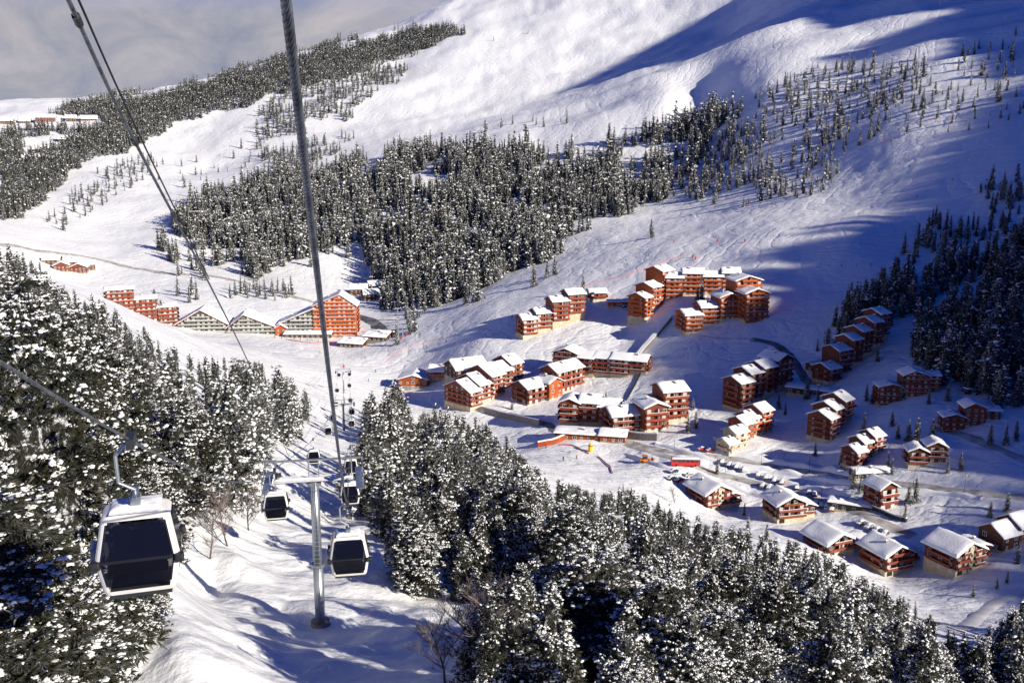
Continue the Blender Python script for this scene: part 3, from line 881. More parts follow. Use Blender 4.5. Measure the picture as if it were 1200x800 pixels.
def snow_sheet(axis, t0, t1, a0, a1, zf, thick, seed, cuts):
    """snow lying on a roof: rounded at the edges, a little uneven; zf(t) is the roof top"""
    ts = sorted(set([t0, t0 + .06, t0 + .22, t0 + .48, t1 - .48, t1 - .22, t1 - .06, t1] + list(np.linspace(t0 + .9, t1 - .9, max(4, int((t1 - t0) / 1.6)))) + [c for c in cuts if t0 < c < t1]))
    asx = sorted(set([a0, a0 + .06, a0 + .22, a0 + .48, a1 - .48, a1 - .22, a1 - .06, a1] + list(np.linspace(a0 + .9, a1 - .9, max(3, int((a1 - a0) / 1.8))))))
    v, f = [], []; nt_, na_ = len(ts), len(asx)
    T, A = np.meshgrid(ts, asx, indexing='ij')
    nz = fbm(T / 2.6 + seed * 3.1, A / 2.6 + seed * 7.7, 3, 41)
    for i in range(nt_):
        for j in range(na_):
            e = min(ts[i] - t0, t1 - ts[i], asx[j] - a0, a1 - asx[j])
            k = math.sqrt(min(1, e / .75)) if e > 0 else 0
            z = zf(ts[i]) + .02 + thick * k * (1 + .34 * nz[i, j])
            v.append((ts[i], asx[j], z) if axis == 'x' else (asx[j], ts[i], z))
    for i in range(nt_ - 1):
        for j in range(na_ - 1):
            f.append([i * na_ + j, i * na_ + j + 1, (i + 1) * na_ + j + 1, (i + 1) * na_ + j])
    return v, f


BUILT = []


def building(name, label, cat, u, v, yaw, style, units, group=None, base='masonry', eave='eave', rmin=8, sink=7.0, pos=None, detail=1, plinth=0.0, snow=.6, sc=1.0):
    """units: dicts x, w, y, d, n, z, roof ('gx' eaves to the front, 'gy' gable to the front), rise, pk, bal"""
    p = pos or hit(u, v, rmin)
    t = bpy.data.objects.new(name, None); COL.objects.link(t); t.location = p; t.rotation_euler = (0, 0, rad(yaw)); t.empty_display_size = 3; t.scale = (sc, sc, sc)
    tag(t, label, cat, group)
    wallm, balm = WALLS[style]
    rng = random.Random(int(u * 13 + v * 7))
    nwin = 0; extra = MB()
    for ui, U in enumerate(units):
        x, w, y, d, n, z = U['x'], U['w'], U.get('y', 0), U['d'], U['n'], U.get('z', 0)
        rk = U.get('roof', 'gx'); pk = U.get('pk', .5); bal = U.get('bal', 1); wm = WALLS[U['style']][0] if 'style' in U else wallm
        bmt = WALLS[U['style']][1] if 'style' in U else balm
        H = n * ST + .3; ov = U.get('ov', 1.1)
        span = w if rk == 'gy' else d
        rise = U.get('rise', span * .2)
        if U.get('fit', 1):                                          # follow the slope under the unit
            R = Matrix.Rotation(rad(yaw), 3, 'Z')
            c = [R @ Vector((x + w * a_, y - .5, 0)) * sc + p for a_ in (.08, .5, .92)]
            gz = [float(ground(q.x, q.y)) for q in c]
            z = .75 * z + (.35 * min(gz) + .65 * sum(gz) / 3 - p.z) / sc
        org = Vector((x, y, z))
        zf = lambda s: prof_z(s, span, H, rise, pk)
        ax = 'x' if rk == 'gy' else 'y'
        L = d if rk == 'gy' else w
        poly = [(0, -sink), (span, -sink), (span, zf(span))] + ([(pk * span, zf(pk * span))] if 0 < pk < 1 else []) + [(0, zf(0))]
        b = MB().add(*extr(poly, ax, 0, L)); b.build('wall', wm, t, org)
        # masonry base a little proud of the boards
        ph = U.get('plinth', plinth)
        b = MB().box(-.06, w + .06, -.06, d + .06, -sink - .1, ph if ph else .35); b.build('base', M[base], t, org)
        # roof boards and the snow on them
        th = .24; te = [-ov, span + ov]
        sl0, sl1 = zf(-ov), zf(span + ov)
        top = [(-ov, sl0 + th + .02)] + ([(pk * span, zf(pk * span) + th + .02)] if 0 < pk < 1 else []) + [(span + ov, sl1 + th + .02)]
        bot = [(s_, z_ - th) for s_, z_ in top][::-1]
        bo = MB().add(*extr(top + bot, ax, -ov * .8, L + ov * .8)); roof = bo.build('roof', M[eave], t, org)
        sv, sf = snow_sheet(ax, -ov - .06, span + ov + .06, -ov * .8 - .06, L + ov * .8 + .06, lambda s: prof_z(s, span, H, rise, pk) + th + .02, snow * rng.uniform(.85, 1.15), rng.random() * 9, [pk * span])
        sb = MB().add(sv, sf); link('roof_snow', sb.mesh('roof_snow', [M['snow']], True), t, org)
        if U.get('chimney', rng.random() < .7 and detail):
            cs = span * (.35 if pk > .3 else .6); ca = L * rng.uniform(.3, .7); cz = zf(cs)
            cx, cy = (cs, ca) if ax == 'x' else (ca, cs)
            c = MB().box(cx - .45, cx + .45, cy - .45, cy + .45, cz - .5, cz + 1.7, 0).box(cx - .52, cx + .52, cy - .52, cy + .52, cz + 1.7, cz + 2.05, 1)
            c.build('chimney', [M['stone'], M['snow']], t, org)
        if not detail: bal = 0
        bays = max(1, int(round(w / 3.6))); bw = w / bays

        def put_win(px, py, pz, rz, kind):
            nonlocal nwin
            me = WIN[kind]
            if nwin < 100:
                link('window', me, t, Vector((px, py, pz)) + org, (0, 0, rz)); nwin += 1
            else:
                R = Matrix.Rotation(rz, 3, 'Z')
                extra.add([R @ q.co + Vector((px, py, pz)) + org for q in me.vertices], [list(pl.vertices) for pl in me.polygons])
                for k_, pl in enumerate(me.polygons): extra.m[len(extra.m) - len(me.polygons) + k_] = 0 if pl.material_index == 0 else (1 if kind == 0 else 2)
        # front
        nf = n + (max(1, int(rise / ST)) if rk == 'gy' and rise > 2.4 else 0)
        for s in range(nf):
            for k in range(bays):
                px = (k + .5) * bw; zz = s * ST + .55
                lim = (zf(px) if rk == 'gy' else H) - .25
                if zz + 1.75 > lim: continue
                if s == 0 and ph > 2 and rng.random() < .4: continue
                pxo = px + rng.uniform(-.1, .1) * bw
                put_win(pxo, -.02, zz, 0, (0 if rng.random() < .55 else 1) if bal else (1 if rng.random() < .5 else 2))
        if bal:
            groups_ = U.get('bg') or [(0.15, w - .15)]
            for s in range(0 if U.get('ground_bal') else 1, nf):
                zz = s * ST + .05
                for (g0, g1) in groups_:
                    if rk == 'gy' and s >= n:
                        h0 = max(0, (zz + 1.2 - H) / rise)
                        g0 = max(g0, h0 * pk * w + .5); g1 = min(g1, w - h0 * (1 - pk) * w - .5)
                        if g1 - g0 < 2: continue
                    bb = MB().box(g0, g1, -1.45, -.005, zz - .18, zz, 1).box(g0, g1, -1.45, -1.33, zz + .004, zz + 1.02, 0)
                    bb.box(g0, g0 + .1, -1.325, -.005, zz + .004, zz + 1.02, 0).box(g1 - .1, g1, -1.325, -.005, zz + .004, zz + 1.02, 0)
                    if U.get('posts', 1):
                        kk = max(1, int((g1 - g0) / 3.6))
                        for q in range(1, kk):
                            xx = g0 + (g1 - g0) * q / kk; bb.box(xx - .09, xx + .09, -1.32, -.01, zz + .004, zz + ST - .2, 1)
                    if rng.random() < .6: bb.box(g0, g1, -1.5, -1.28, zz + 1.025, zz + 1.14, 2)          # snow along the rail
                    bb.build('balcony', [bmt, wm, M['snow']], t, org)
        # sides
        for side in ('l', 'r'):
            if not U.get(side, (side == 'l' and ui == 0) or (side == 'r' and ui == len(units) - 1)): continue
            nb = max(1, int(d / 4.5))
            sx, rz = (-.02, -PI / 2) if side == 'l' else (w + .02, PI / 2)
            for s in range(n + (1 if rk == 'gx' and rise > 2.4 else 0)):
                for k in range(nb):
                    py = (k + .5) * d / nb; zz = s * ST + .6
                    if zz + 1.5 > (zf(py) if rk == 'gx' else H) - .25: continue
                    if rng.random() < .85: put_win(sx, py, zz, rz, rng.choice((1, 2, 2)))
            if U.get('sb' + side, 1 if bal and d > 8 else 0):
                for s in range(1, n):
                    zz = s * ST + .05; y0_, y1_ = d * .12, d * .88
                    xa, xb = (-1.3, -.005) if side == 'l' else (w + .005, w + 1.3)
                    xo = (-1.3, -1.18) if side == 'l' else (w + 1.18, w + 1.3)
                    MB().box(xa, xb, y0_, y1_, zz - .18, zz, 1).box(xo[0], xo[1], y0_, y1_, zz + .004, zz + 1.02, 0).build('balcony', [bmt, wm], t, org)
        if U.get('cream'):                                        # rendered stair bay in the middle of a gable
            c0, c1 = U['cream']
            hz = min(zf(c0), zf(c1)) - .3 if rk == 'gy' else H - .3
            bb = MB().box(c0, c1, -.6, -.003, -sink + .2, hz, 0)
            for s in range(n):
                bb.box((c0 + c1) / 2 - .5, (c0 + c1) / 2 + .5, -.64, -.605, s * ST + 1.2, s * ST + 2.3, 1)
            bb.build('stair_bay', [M['masonry'], M['pane_dark']], t, org)
        for (g0, g1) in U.get('arch', ()):                        # masonry ground-floor openings
            pts = [(g0, .1), (g1, .1), (g1, 1.5)] + [((g0 + g1) / 2 + (g1 - g0) / 2 * math.cos(a), 1.5 + .8 * math.sin(a)) for a in np.linspace(.3, PI - .3, 5)] + [(g0, 1.5)]
            MB().add(*extr(pts, 'x', -.14, -.07)).build('doorway', M['opening'], t, org)
    if extra.v:
        o = link('windows', extra.mesh('windows', [M['frame'], M['pane_pale'], M['pane_dark']]), t); o['kind'] = 'stuff'
    BUILT.append((name, p, t))
    return t


def steps(x0, ws, ns, zs, d=12, ys=None, **kw):
    if ys is None: ys = [1.3 * (k % 2) + .5 * (k % 3) for k in range(len(ws))]
    """a row of stepped units"""
    out, x = [], x0
    for k, w in enumerate(ws):
        U = dict(x=x, w=w, d=d, n=ns[k], z=zs[k], y=(ys[k] if ys else 0)); U.update(kw)
        if k and (ns[k] * ST + zs[k]) - (ns[k - 1] * ST + zs[k - 1]) > 2: U['l'] = False
        out.append(U); x += w + .02
    return out


APT, CHA = 'apartment building', 'chalet'
GH, GR, GC = 'apartment blocks around the hilltop court', 'stepped apartment blocks on the right slope', 'chalets along the lower edge of the village'
# --- slope above the village centre
building('apartment_block', 'long stepped orange apartment block alone beside the ski run', APT, 652, 385, 22, 'brick', steps(-22, [9.5, 10, 11, 11], [4, 4, 5, 5], [0, .8, 2.6, 4.2], 11, [0, 1, 0, 1]), plinth=2.2)
building('chalet', 'small stone and timber chalet at the upper end of the lone stepped block', CHA, 701, 353, 8, 'brown', [dict(x=-5.5, w=11, d=9, n=2, roof='gx', style='brick')], plinth=2.2)
building('garage_row', 'low orange garage row under flat snow near the small upper chalet', 'garage', 726, 359, 3, 'orange', [dict(x=-7, w=16, d=6, n=1, rise=.5, bal=0)], sink=4)
building('apartment_block', 'orange wing at the left end of the hilltop court with dark left side', APT, 771, 361, 48, 'orange', steps(-15, [8, 11, 13], [5, 5, 6], [0, 1.6, 2.4], 13, [0, 0, 0]), GH, plinth=1.5, sc=.92)
building('apartment_block', 'long orange wing along the back of the hilltop court', APT, 822, 347, -6, 'orange', steps(-23, [11, 13, 12, 11], [5, 5, 4, 4], [0, .6, .8, .5], 12, [0, 1, 0, 1]), GH, sc=.92)
building('apartment_block', 'tall orange block with gabled front at the right end of the hilltop court', APT, 887, 376, 14, 'orange', [dict(x=-8, w=15, d=12, n=6, roof='gy', rise=2.6, ground_bal=1), dict(x=-8.6, w=17, y=12.02, d=14, n=7, roof='gy', rise=2.6, z=.5)], GH, plinth=1.2, sc=.92)
building('apartment_block', 'low front wing of the hilltop court with snow terrace roof', APT, 833, 382, 12, 'orange', [dict(x=-17, w=11, y=-1.5, d=16, n=4, roof='gx', rise=2.2, sbl=1), dict(x=-5.9, w=11, y=1, d=13, n=4, roof='gx'), dict(x=5.2, w=13, y=-1, d=15, n=5, roof='gy', rise=2.3, r=True)], GH, plinth=1.4, sc=.92)
# --- middle of the village
building('apartment_block', 'long dark red apartment block stepping down beside the snowy stair trench', APT, 702, 443, -24, 'red', [dict(x=-29, w=15, y=-1, d=13, n=5, z=1.5, roof='gy', rise=2.6, style='red')] + steps(-13.9, [10, 11, 11, 10], [4, 4, 4, 3], [1.2, .6, 0, .6], 12, [0, 1, 0, 1]), plinth=2.4, sc=0.9)
building('restaurant', 'low broad timber restaurant with orange gable behind the dense trees', 'restaurant', 489, 456, -4, 'orange', [dict(x=-11, w=17, d=16, n=2, roof='gy', rise=2.5, bal=0, style='orange'), dict(x=6.1, w=17, y=4, d=12, n=2, roof='gx', rise=2.2)], base='stone', plinth=2.3)
building('apartment_block', 'dark red block with three long parallel snow roofs and white balconies', APT, 571, 473, 46, 'brick', steps(-14.5, [9.5, 9.5, 10], [4, 4, 5], [0, 1, 0], 23, [0, 1, .3], rise=5.2, pk=.5), plinth=2.7, sc=0.85)
building('apartment_block', 'small red block with two snow roofs behind the triple roofed one', APT, 601, 450, 46, 'brick', steps(-9, [9, 10], [4, 4], [0, .8], 17, [0, 1], rise=4.2), sc=0.85)
building('lodge', 'dark wide lodge with one snow roof behind the low restaurant', 'lodge', 555, 440, 30, 'brown', [dict(x=-11, w=20, d=15, n=2, rise=4, bal=0)])
building('apartment_block', 'dark red house with bright red gabled end and stepped snow roofs', APT, 634, 470, 38, 'red', [dict(x=-9, w=12, d=13, n=3, rise=2.8), dict(x=3.1, w=9, y=-3, d=11, n=3, roof='gy', rise=2.2, bal=0, style='hotel', r=True), dict(x=12.2, w=8, y=1, d=12, n=3, z=1.5, rise=2.2)])
building('apartment_block', 'red house with sunlit balconies just left of the white terrace slope', APT, 668, 457, 44, 'brick', [dict(x=-10, w=20, d=12, n=4, rise=3.0)])
building('apartment_block', 'brown block on an arched cream base below the white terrace slope', APT, 688, 500, -14, 'brick', [dict(x=-13, w=9, d=12, n=4, roof='gy', rise=1.8, z=1), dict(x=-3.9, w=9, y=.6, d=11, n=4, rise=2.4), dict(x=5.2, w=9.5, d=11, n=3, rise=2.2, z=1)], plinth=2.9)
building('apartment_block', 'orange block with small gabled porch wing and wide snow roof', APT, 762, 505, 16, 'brick', [dict(x=-17, w=13, y=3, d=13, n=3, rise=2.6, style='red'), dict(x=-4, w=11, y=-3, d=14, n=4, roof='gy', rise=2.0, r=True), dict(x=7.1, w=12, y=2, d=13, n=5, rise=2.4, z=1)], plinth=1.3)
building('shop_arcade', 'low orange shop arcade with flat snow roof beside the road', 'arcade', 690, 515, -12, 'orange', [dict(x=-15, w=20, d=9, n=1, rise=.5, bal=0, plinth=.3), dict(x=5.1, w=11, y=-1.5, d=9, n=1, rise=1.4, z=.3, bal=0)], base='stone', sink=5)
# --- right slope
building('apartment_block', 'four unit red block with dark left flank nearest the curved shaded road', APT, 893, 471, 34, 'red', steps(-16, [9, 8.5, 9], [5, 5, 5], [0, 2, 3.2], 12) + [dict(x=13.5, w=11, y=2.5, d=13, n=5, z=3, roof='gy', rise=2.4, l=True)], GR, plinth=1.0, sc=0.92)
building('apartment_block', 'six unit red block stepping up to the edge of the dark wood', APT, 1003, 431, 34, 'red', steps(-22, [9, 10, 8, 8, 8, 8], [3, 5, 5, 5, 5, 5], [0, 0, 1.6, 3.2, 4.8, 5.6], 11), GR, plinth=1.8, sc=0.88)
building('garage_row', 'long low garage under snow beside the four unit red block', 'garage', 947, 463, -28, 'brown', [dict(x=-10, w=22, d=6, n=1, rise=.6, bal=0)], sink=4)
building('garage', 'small snow covered garage below the six unit red block', 'garage', 962, 436, 20, 'brown', [dict(x=-4, w=9, d=7, n=1, rise=1.2, bal=0)], sink=4)
building('apartment_block', 'wide two part red block with raised right half in front of the dark wood', APT, 1061, 467, -3, 'brick', [dict(x=-17, w=15, d=12, n=4, roof='gy', rise=2.2, pk=.55, ground_bal=1), dict(x=-1.9, w=16, y=-.5, d=14, n=5, z=.5, roof='gy', rise=3.0, pk=.4), dict(x=14.2, w=8, y=2, d=10, n=4, rise=1.6)], GR, sc=0.64)
building('apartment_block', 'two part orange brown block with shaded right annex furthest right', APT, 1130, 503, -6, 'brick', [dict(x=-12, w=12, d=11, n=3, roof='gy', rise=2, pk=.55, ground_bal=1), dict(x=.1, w=12, y=1, d=13, n=4, z=.6, roof='gy', rise=2.6, pk=.4, bal=0), dict(x=12.2, w=9, y=3, d=9, n=2, z=1, rise=1.2, bal=0, style='brown')], GR, sc=0.64)
building('apartment_block', 'three unit brown block with stepped white roofs in the middle of the right slope', APT, 985, 506, 42, 'red', steps(-11, [7.5, 7.5, 8], [4, 4, 4], [0, 1.6, 3], 13, rise=3), GR, sc=0.8)
building('chalet', 'three unit red chalet with dark gaps standing above the snowed garages', CHA, 1018, 541, 30, 'red', steps(-9, [7, 6.5, 7], [3, 3, 3], [0, 1, 1.2], 10, rise=2.4), GR, sc=0.75)
building('apartment_block', 'three unit orange fronted block beside the road bend', APT, 888, 512, 36, 'orange', steps(-10, [7, 6.5, 8], [3, 3, 4], [0, .8, .8], 11, rise=2.6), GR, sc=0.85)
building('apartment_block', 'pale low block tucked below the orange fronted one', APT, 868, 528, 36, 'cream', steps(-9, [7, 9], [2, 3], [0, 0], 9, rise=2.2), GR, sc=0.8)
building('chalet', 'dark brown double gabled chalet with cream base on open snow', CHA, 1085, 546, -8, 'brown', [dict(x=-8.5, w=9, d=10, n=3, roof='gy', rise=2, plinth=2.6), dict(x=.7, w=9, y=1.5, d=11, n=3, z=.6, roof='gy', rise=2.2)], base='masonry', sc=0.72)
building('garage_row', 'wide low garages under thick snow in front of the three unit chalet', 'garage', 1025, 558, 8, 'brown', [dict(x=-9, w=17, d=7, n=1, rise=.8, bal=0, arch=((2, 5), (6, 9), (11, 14)))], sink=4, sc=0.8)
building('chalet', 'small red chalet alone by the bend between road and car park', CHA, 1040, 597, 22, 'red', [dict(x=-4, w=8, d=9, n=3, roof='gy', rise=2.2)], base='stone', sc=0.9)
building('chalet', 'brown chalet cut by the right edge with orange lit gable', CHA, 1192, 640, 26, 'brown', [dict(x=-8, w=9, d=10, n=2, roof='gx', rise=3, bal=0), dict(x=1.1, w=9, d=10, n=2, z=.8, rise=3, bal=0, style='orange')], sc=0.85)
building('bus_shelter', 'long grey shelter with white roof beside the parked cars', 'shelter', 995, 599, -24, 'grey', [dict(x=-6.5, w=13, d=4, n=1, rise=.5, bal=0)], sink=3)
# --- near chalets
def near_chalet(u, v, yaw, lab, w, d, n, extw, style='red', side=1, extn=None, cream=True):
    m = dict(x=-w / 2, w=w, d=d, n=n, roof='gy', rise=w * .24, pk=.5, arch=((1.0, 3.6),), bg=[(.2, w * .42), (w * .6, w - .2)] if cream else None, ov=1.5)
    if cream: m['cream'] = (w * .44, w * .58)
    us = [m]
    if extw: us.append(dict(x=w / 2 + .02, w=extw, y=2.2, d=d * .6, n=extn or n - 1, roof='gy', rise=extw * .2, ov=1.2, l=False, pk=.4))
    building('chalet', lab, CHA, u, v, yaw, style, us, GC, plinth=2.5, snow=.8, sc=.76)
near_chalet(842, 597, 24, 'red chalet with cream stair bay nearest the coach park', 14.5, 17, 3, 7)
near_chalet(927, 612, 14, 'dark brown chalet with masonry corner, second along the lower edge', 14, 14, 3, 6, 'brown', cream=False)
near_chalet(985, 650, 24, 'dark chalet half hidden by the forest tops, white roof seen from above', 14, 15, 2, 6, 'brown', cream=False)
near_chalet(1052, 674, 22, 'red brown chalet with cream corner bay just above the forest', 13.5, 15, 3, 5, 'red', cream=False)
near_chalet(1135, 670, 26, 'largest red chalet with tall cream middle bay beside the snowy meadow', 15, 15, 3, 6)
# --- hotels across the piste
building('hotel', 'red brown slab hotel partly behind the snow bank and a tall tree', 'hotel', 168, 375, 24, 'brick', [dict(x=-24, w=19, d=13, n=7, rise=1.4, roof='gx', posts=0), dict(x=-4.9, w=15, d=13, n=6, z=-1, rise=1.4, posts=0), dict(x=10.2, w=14, d=13, n=5, z=-2, rise=1.4, posts=0)], 'hotels beyond the piste', sink=12, rmin=600)
building('hotel', 'grey hotel with wide low gable and red trim, left of its twin', 'hotel', 237, 388, 6, 'grey', [dict(x=-19, w=37, d=24, n=2, z=-1.5, roof='gy', rise=10.5, pk=.5, posts=0, ground_bal=1)], 'hotels beyond the piste', eave='eave_red', rmin=600, sink=10)
building('hotel', 'grey hotel with wide gable ending in a small orange wing', 'hotel', 295, 390, 8, 'grey', [dict(x=-18, w=35, d=26, n=2, z=-1.5, roof='gy', rise=9.5, pk=.36, posts=0, ground_bal=1), dict(x=17.1, w=8, y=-2, d=9, n=2, roof='gy', rise=2.5, bal=0, style='hotel')], 'hotels beyond the piste', eave='eave_red', rmin=600, sink=10)
building('hotel', 'tall bright orange gabled hotel tower with grey lower flank', 'hotel', 374, 394, 4, 'hotel', [dict(x=-30, w=26, d=20, n=3, roof='gy', rise=11, pk=1.0, posts=0, style='grey', r=False), dict(x=-3.9, w=32, d=20, n=8, roof='gy', rise=8.5, pk=.62, posts=0, ground_bal=1, chimney=True)], 'hotels beyond the piste', rmin=600, sink=10)
building('restaurant', 'low restaurant with two broad snow roofs right of the tall orange hotel', 'restaurant', 418, 407, -18, 'brown', [dict(x=-14, w=18, d=15, n=1, roof='gx', rise=2.0, bal=0), dict(x=1, w=17, y=9, d=17, n=1, z=2.6, rise=2.2, bal=0)], base='stone', rmin=600, snow=.9)
building('terrace_pavilion', 'long low terrace pavilion with orange posts at the foot of the tall hotel', 'pavilion', 362, 396, 0, 'orange', [dict(x=-18, w=34, d=8, n=1, rise=1.0, bal=0, style='brown')], rmin=600, snow=.9, sink=5)
for k, (uu, vv, w, lab) in enumerate([(420, 346, 16, 'dark shaded house with white roof nearest the tall hotel'), (436, 352, 14, 'dark shaded house lowest in the hollow behind the hotel'), (443, 341, 15, 'dark shaded house under the spruce edge behind the hotel')]):
    building('house', lab, 'house', uu, vv, 10 + 8 * k, 'brown', [dict(x=-w / 2, w=w, d=12, n=2, rise=3.2, bal=0)], 'houses in the shaded hollow', rmin=700)
for k, (uu, vv, w) in enumerate([(60, 311, 14), (72, 318, 13), (84, 314, 12), (92, 320, 14), (103, 317, 13)]):
    building('chalet', ['far timber chalet at the left end of the roadside hamlet', 'far timber chalet in front in the roadside hamlet', 'far chalet in the middle of the roadside hamlet', 'far chalet low by the road in the hamlet', 'far chalet at the right end of the roadside hamlet'][k], CHA, uu, vv, 15 + 9 * (k % 3), 'brick', [dict(x=-w / 2, w=w, d=12, n=2, rise=3, bal=0, roof='gy' if k % 2 else 'gx')], 'roadside hamlet across the valley', rmin=800)
for k, (uu, vv, w, n, st) in enumerate([(6, 146, 30, 3, 'brick'), (29, 145, 22, 2, 'brown'), (53, 143, 40, 4, 'brick'), (83, 143, 22, 3, 'brown'), (104, 142, 34, 2, 'brick'), (76, 166, 24, 2, 'brown'), (48, 178, 26, 2, 'brown'), (36, 188, 28, 2, 'brown')]):
    building('chalet', ['distant red lodge at the picture edge on the wooded shoulder', 'distant white roofed lodge second from the picture edge on the shoulder', 'distant tallest red lodge on the wooded shoulder', 'distant small white roofed lodge right of the tallest', 'distant wide white roofed lodge furthest right on the shoulder', 'distant dark chalet below the row of lodges', 'distant dark chalet in the snowy clearing', 'distant dark chalet lowest in the snowy clearing'][k], CHA, uu, vv, 20, st, [dict(x=-w / 2, w=w, d=22, n=n, rise=6, bal=0, ov=2, chimney=False)], 'distant lodges on the wooded shoulder', rmin=1200, detail=1, snow=1.0, sc=.85)
# ------------------------------------------------------------------ gondola lift
M['cabin_white'] = mat_var('cabin_white_shell', (.66, .64, .60), (.76, .74, .70), 1.2, .35, spec=.5)
def tinted_glass():
    m, nt, b = nodes('tinted_cabin_glass')
    b.inputs['Base Color'].default_value = (.008, .008, .012, 1); b.inputs['Roughness'].default_value = .05; b.inputs['Specular IOR Level'].default_value = .6
    tr = N(nt, 'ShaderNodeBsdfTransparent'); tr.inputs[0].default_value = (.30, .31, .36, 1)
    mx = N(nt, 'ShaderNodeMixShader'); mx.inputs[0].default_value = .42
    nt.links.new(b.outputs[0], mx.inputs[1]); nt.links.new(tr.outputs[0], mx.inputs[2])
    nt.links.new(mx.outputs[0], nt.nodes['Material Output'].inputs['Surface'])
    return m


M['cabin_glass'] = tinted_glass()
M['rubber'] = plain('black_rubber', (.02, .02, .022), .55)
M['rope'] = mat_var('steel_rope', (.10, .11, .125), (.24, .26, .28), 6, .45, metal=.7)
M['red'] = plain('red_paint', (.5, .03, .03), .5)
M['yellow'] = plain('yellow_fabric', (.75, .5, .03), .6)
M['pink'] = plain('coral_red_net', (.5, .14, .13), .7)

RA = atr(335, 0, 4.4)                       # our own rope, just ahead of and above us
T1 = hit(362, 735, 50)
T1r = math.hypot(T1.x, T1.y)
SR1, SL1 = atr(408, 562, T1r), atr(327, 548, T1r + .5)
LD = (SR1 - RA).normalized()                # down the line
LH = Vector((LD.x, LD.y, 0)).normalized(); LS = Vector((LH.y, -LH.x, 0))      # along and to the right, level
LYAW = math.atan2(LH.y, LH.x)
T2t, T3t = atr(402, 474, 290), atr(402, 436, 430)


def tower_geo(base, top, gauge, name, label, near):
    """tubular pylon with crossarm, sheave trains, lifting frame and ladder"""
    t = bpy.data.objects.new(name, None); COL.objects.link(t); t.location = base; t.rotation_euler = (0, 0, LYAW)   # x = down the line, y = left
    tag(t, label, 'pylon', 'pylons of the gondola lift')
    h = top - base.z
    r0, r1 = .37, .31
    n = 24 if near else 10
    b = MB().tube([(0, 0, -1.5), (0, 0, h * .42)], [r0, r0], n).tube([(0, 0, h * .42 + .002), (0, 0, h)], [r1 + .03, r1], n)
    o = b.build('column', M['metal'], t); o.data.polygons.foreach_set('use_smooth', [len(p.vertices) == 4 for p in o.data.polygons])
    MB().tube([(0, 0, h * .42 - .12), (0, 0, h * .42 + .12)], [r0 + .14] * 2, n).build('flange', M['metal'], t)
    MB().tube([(0, 0, -.2), (0, 0, .25)], [.75, .7], n).build('footing', M['stone'], t)
    y = gauge / 2
    b = MB().box(-.2, .2, -y - .35, y + .35, h - .06, h + .16).box(-.28, .28, -.5, .5, h - .35, h - .122)
    b.build('crossarm', M['metal'], t)
    lad = MB()
    for s in (-.2, .2): lad.tube([(-r0 - .16, s, .4), (-r0 - .12, s, h)], .022, 5)
    for k in range(int(h / .33)): lad.tube([(-r0 - .15, -.2, .5 + k * .33), (-r0 - .15, .2, .5 + k * .33)], .016, 4)
    lad.build('ladder', M['metal'], t)
    for sy in (-1, 1):
        slope = LD.z / math.hypot(LD.x, LD.y) * .86
        sh = MB(); yy = sy * y; zz = h + .38
        sh.box(-.06, .06, yy - .05, yy + .05, h + .165, zz)
        for q in (-1, 1):
            sh.tube([(-2.1, yy + q * .09, zz - 2.1 * slope - .02), (2.1, yy + q * .09, zz + 2.1 * slope - .02)], .05, 5)
        o = sh.build('sheave_beam', M['metal'], t)
        w = MB()
        for k in range(8):
            xk = -1.9 + k * 3.8 / 7; zk = zz + xk * slope + .12
            w.tube([(xk, yy - .06, zk), (xk, yy + .06, zk)], .21, 14)
        link('sheave', w.mesh('sheave', [M['rubber']]), o)
        c = MB(); yo = yy + sy * .75
        c.box(-2.3, 2.3, yo - .28, yo + .28, h + .02, h + .08)
        for xk in (-2.2, 0, 2.2):
            c.tube([(xk, yo + sy * .27, h + .08), (xk, yo + sy * .27, h + 1.1)], .02, 5)
        for zk in (.6, 1.1): c.tube([(-2.2, yo + sy * .27, h + zk), (2.2, yo + sy * .27, h + zk)], .02, 5)
        c.build('catwalk', M['metal'], t)
    f = MB()
    for sy in (-1, 1): f.tube([(.05, sy * (y + .2), h + .17), (.05, sy * (y + .2), h + 1.55)], .055, 6)
    for sy in (-.35, .35): f.tube([(.05, sy, h + .17), (.05, sy, h + 1.55)], .05, 6)
    f.tube([(.05, -y - .9, h + 1.55), (.05, y + .9, h + 1.55)], .085, 8)
    f.build('lifting_frame', M['metal'], t)
    s = MB()
    v, fc = snow_sheet('y', -y - .3, y + .3, -.2, .2, lambda q: h + .16, .14, 3, []); s.add(v, fc)
    link('snow_cap', s.mesh('snow_cap', [M['snow']], True), t)
    return t


GA = (SR1 - SL1).length
GAUGE = 5.0
top1 = (SR1.z + SL1.z) / 2 - .5
mid1 = (SR1 + SL1) / 2
tower_geo(Vector((mid1.x, mid1.y, float(ground(mid1.x, mid1.y)))), top1, (SR1 - SL1).length, 'lift_pylon', 'tall galvanised pylon with ladder standing on the snowy piste in front', True)
for tt, lab in ((T2t, 'small far pylon halfway down the gondola line'), (T3t, 'smallest pylon lowest on the gondola line above the village')):
    g = float(ground(tt.x, tt.y))
    tower_geo(Vector((tt.x, tt.y, min(g, tt.z - 9))), tt.z, GAUGE, 'lift_pylon', lab, False)
TR = [T2t + LS * GAUGE / 2 + Vector((0, 0, .55)), T3t + LS * GAUGE / 2 + Vector((0, 0, .55)), atr(413, 398, 690)]
TL = [T2t - LS * GAUGE / 2 + Vector((0, 0, .55)), T3t - LS * GAUGE / 2 + Vector((0, 0, .55)), atr(408, 398, 690)]
up1 = Vector((0, 0, .15))
R_PATH = [RA - LD * 40, RA, SR1 + up1] + TR
LB = atr(0, 424, 14.2)
L_PATH = [LB + (LB - SL1).normalized() * 25, LB, SL1 + up1] + TL


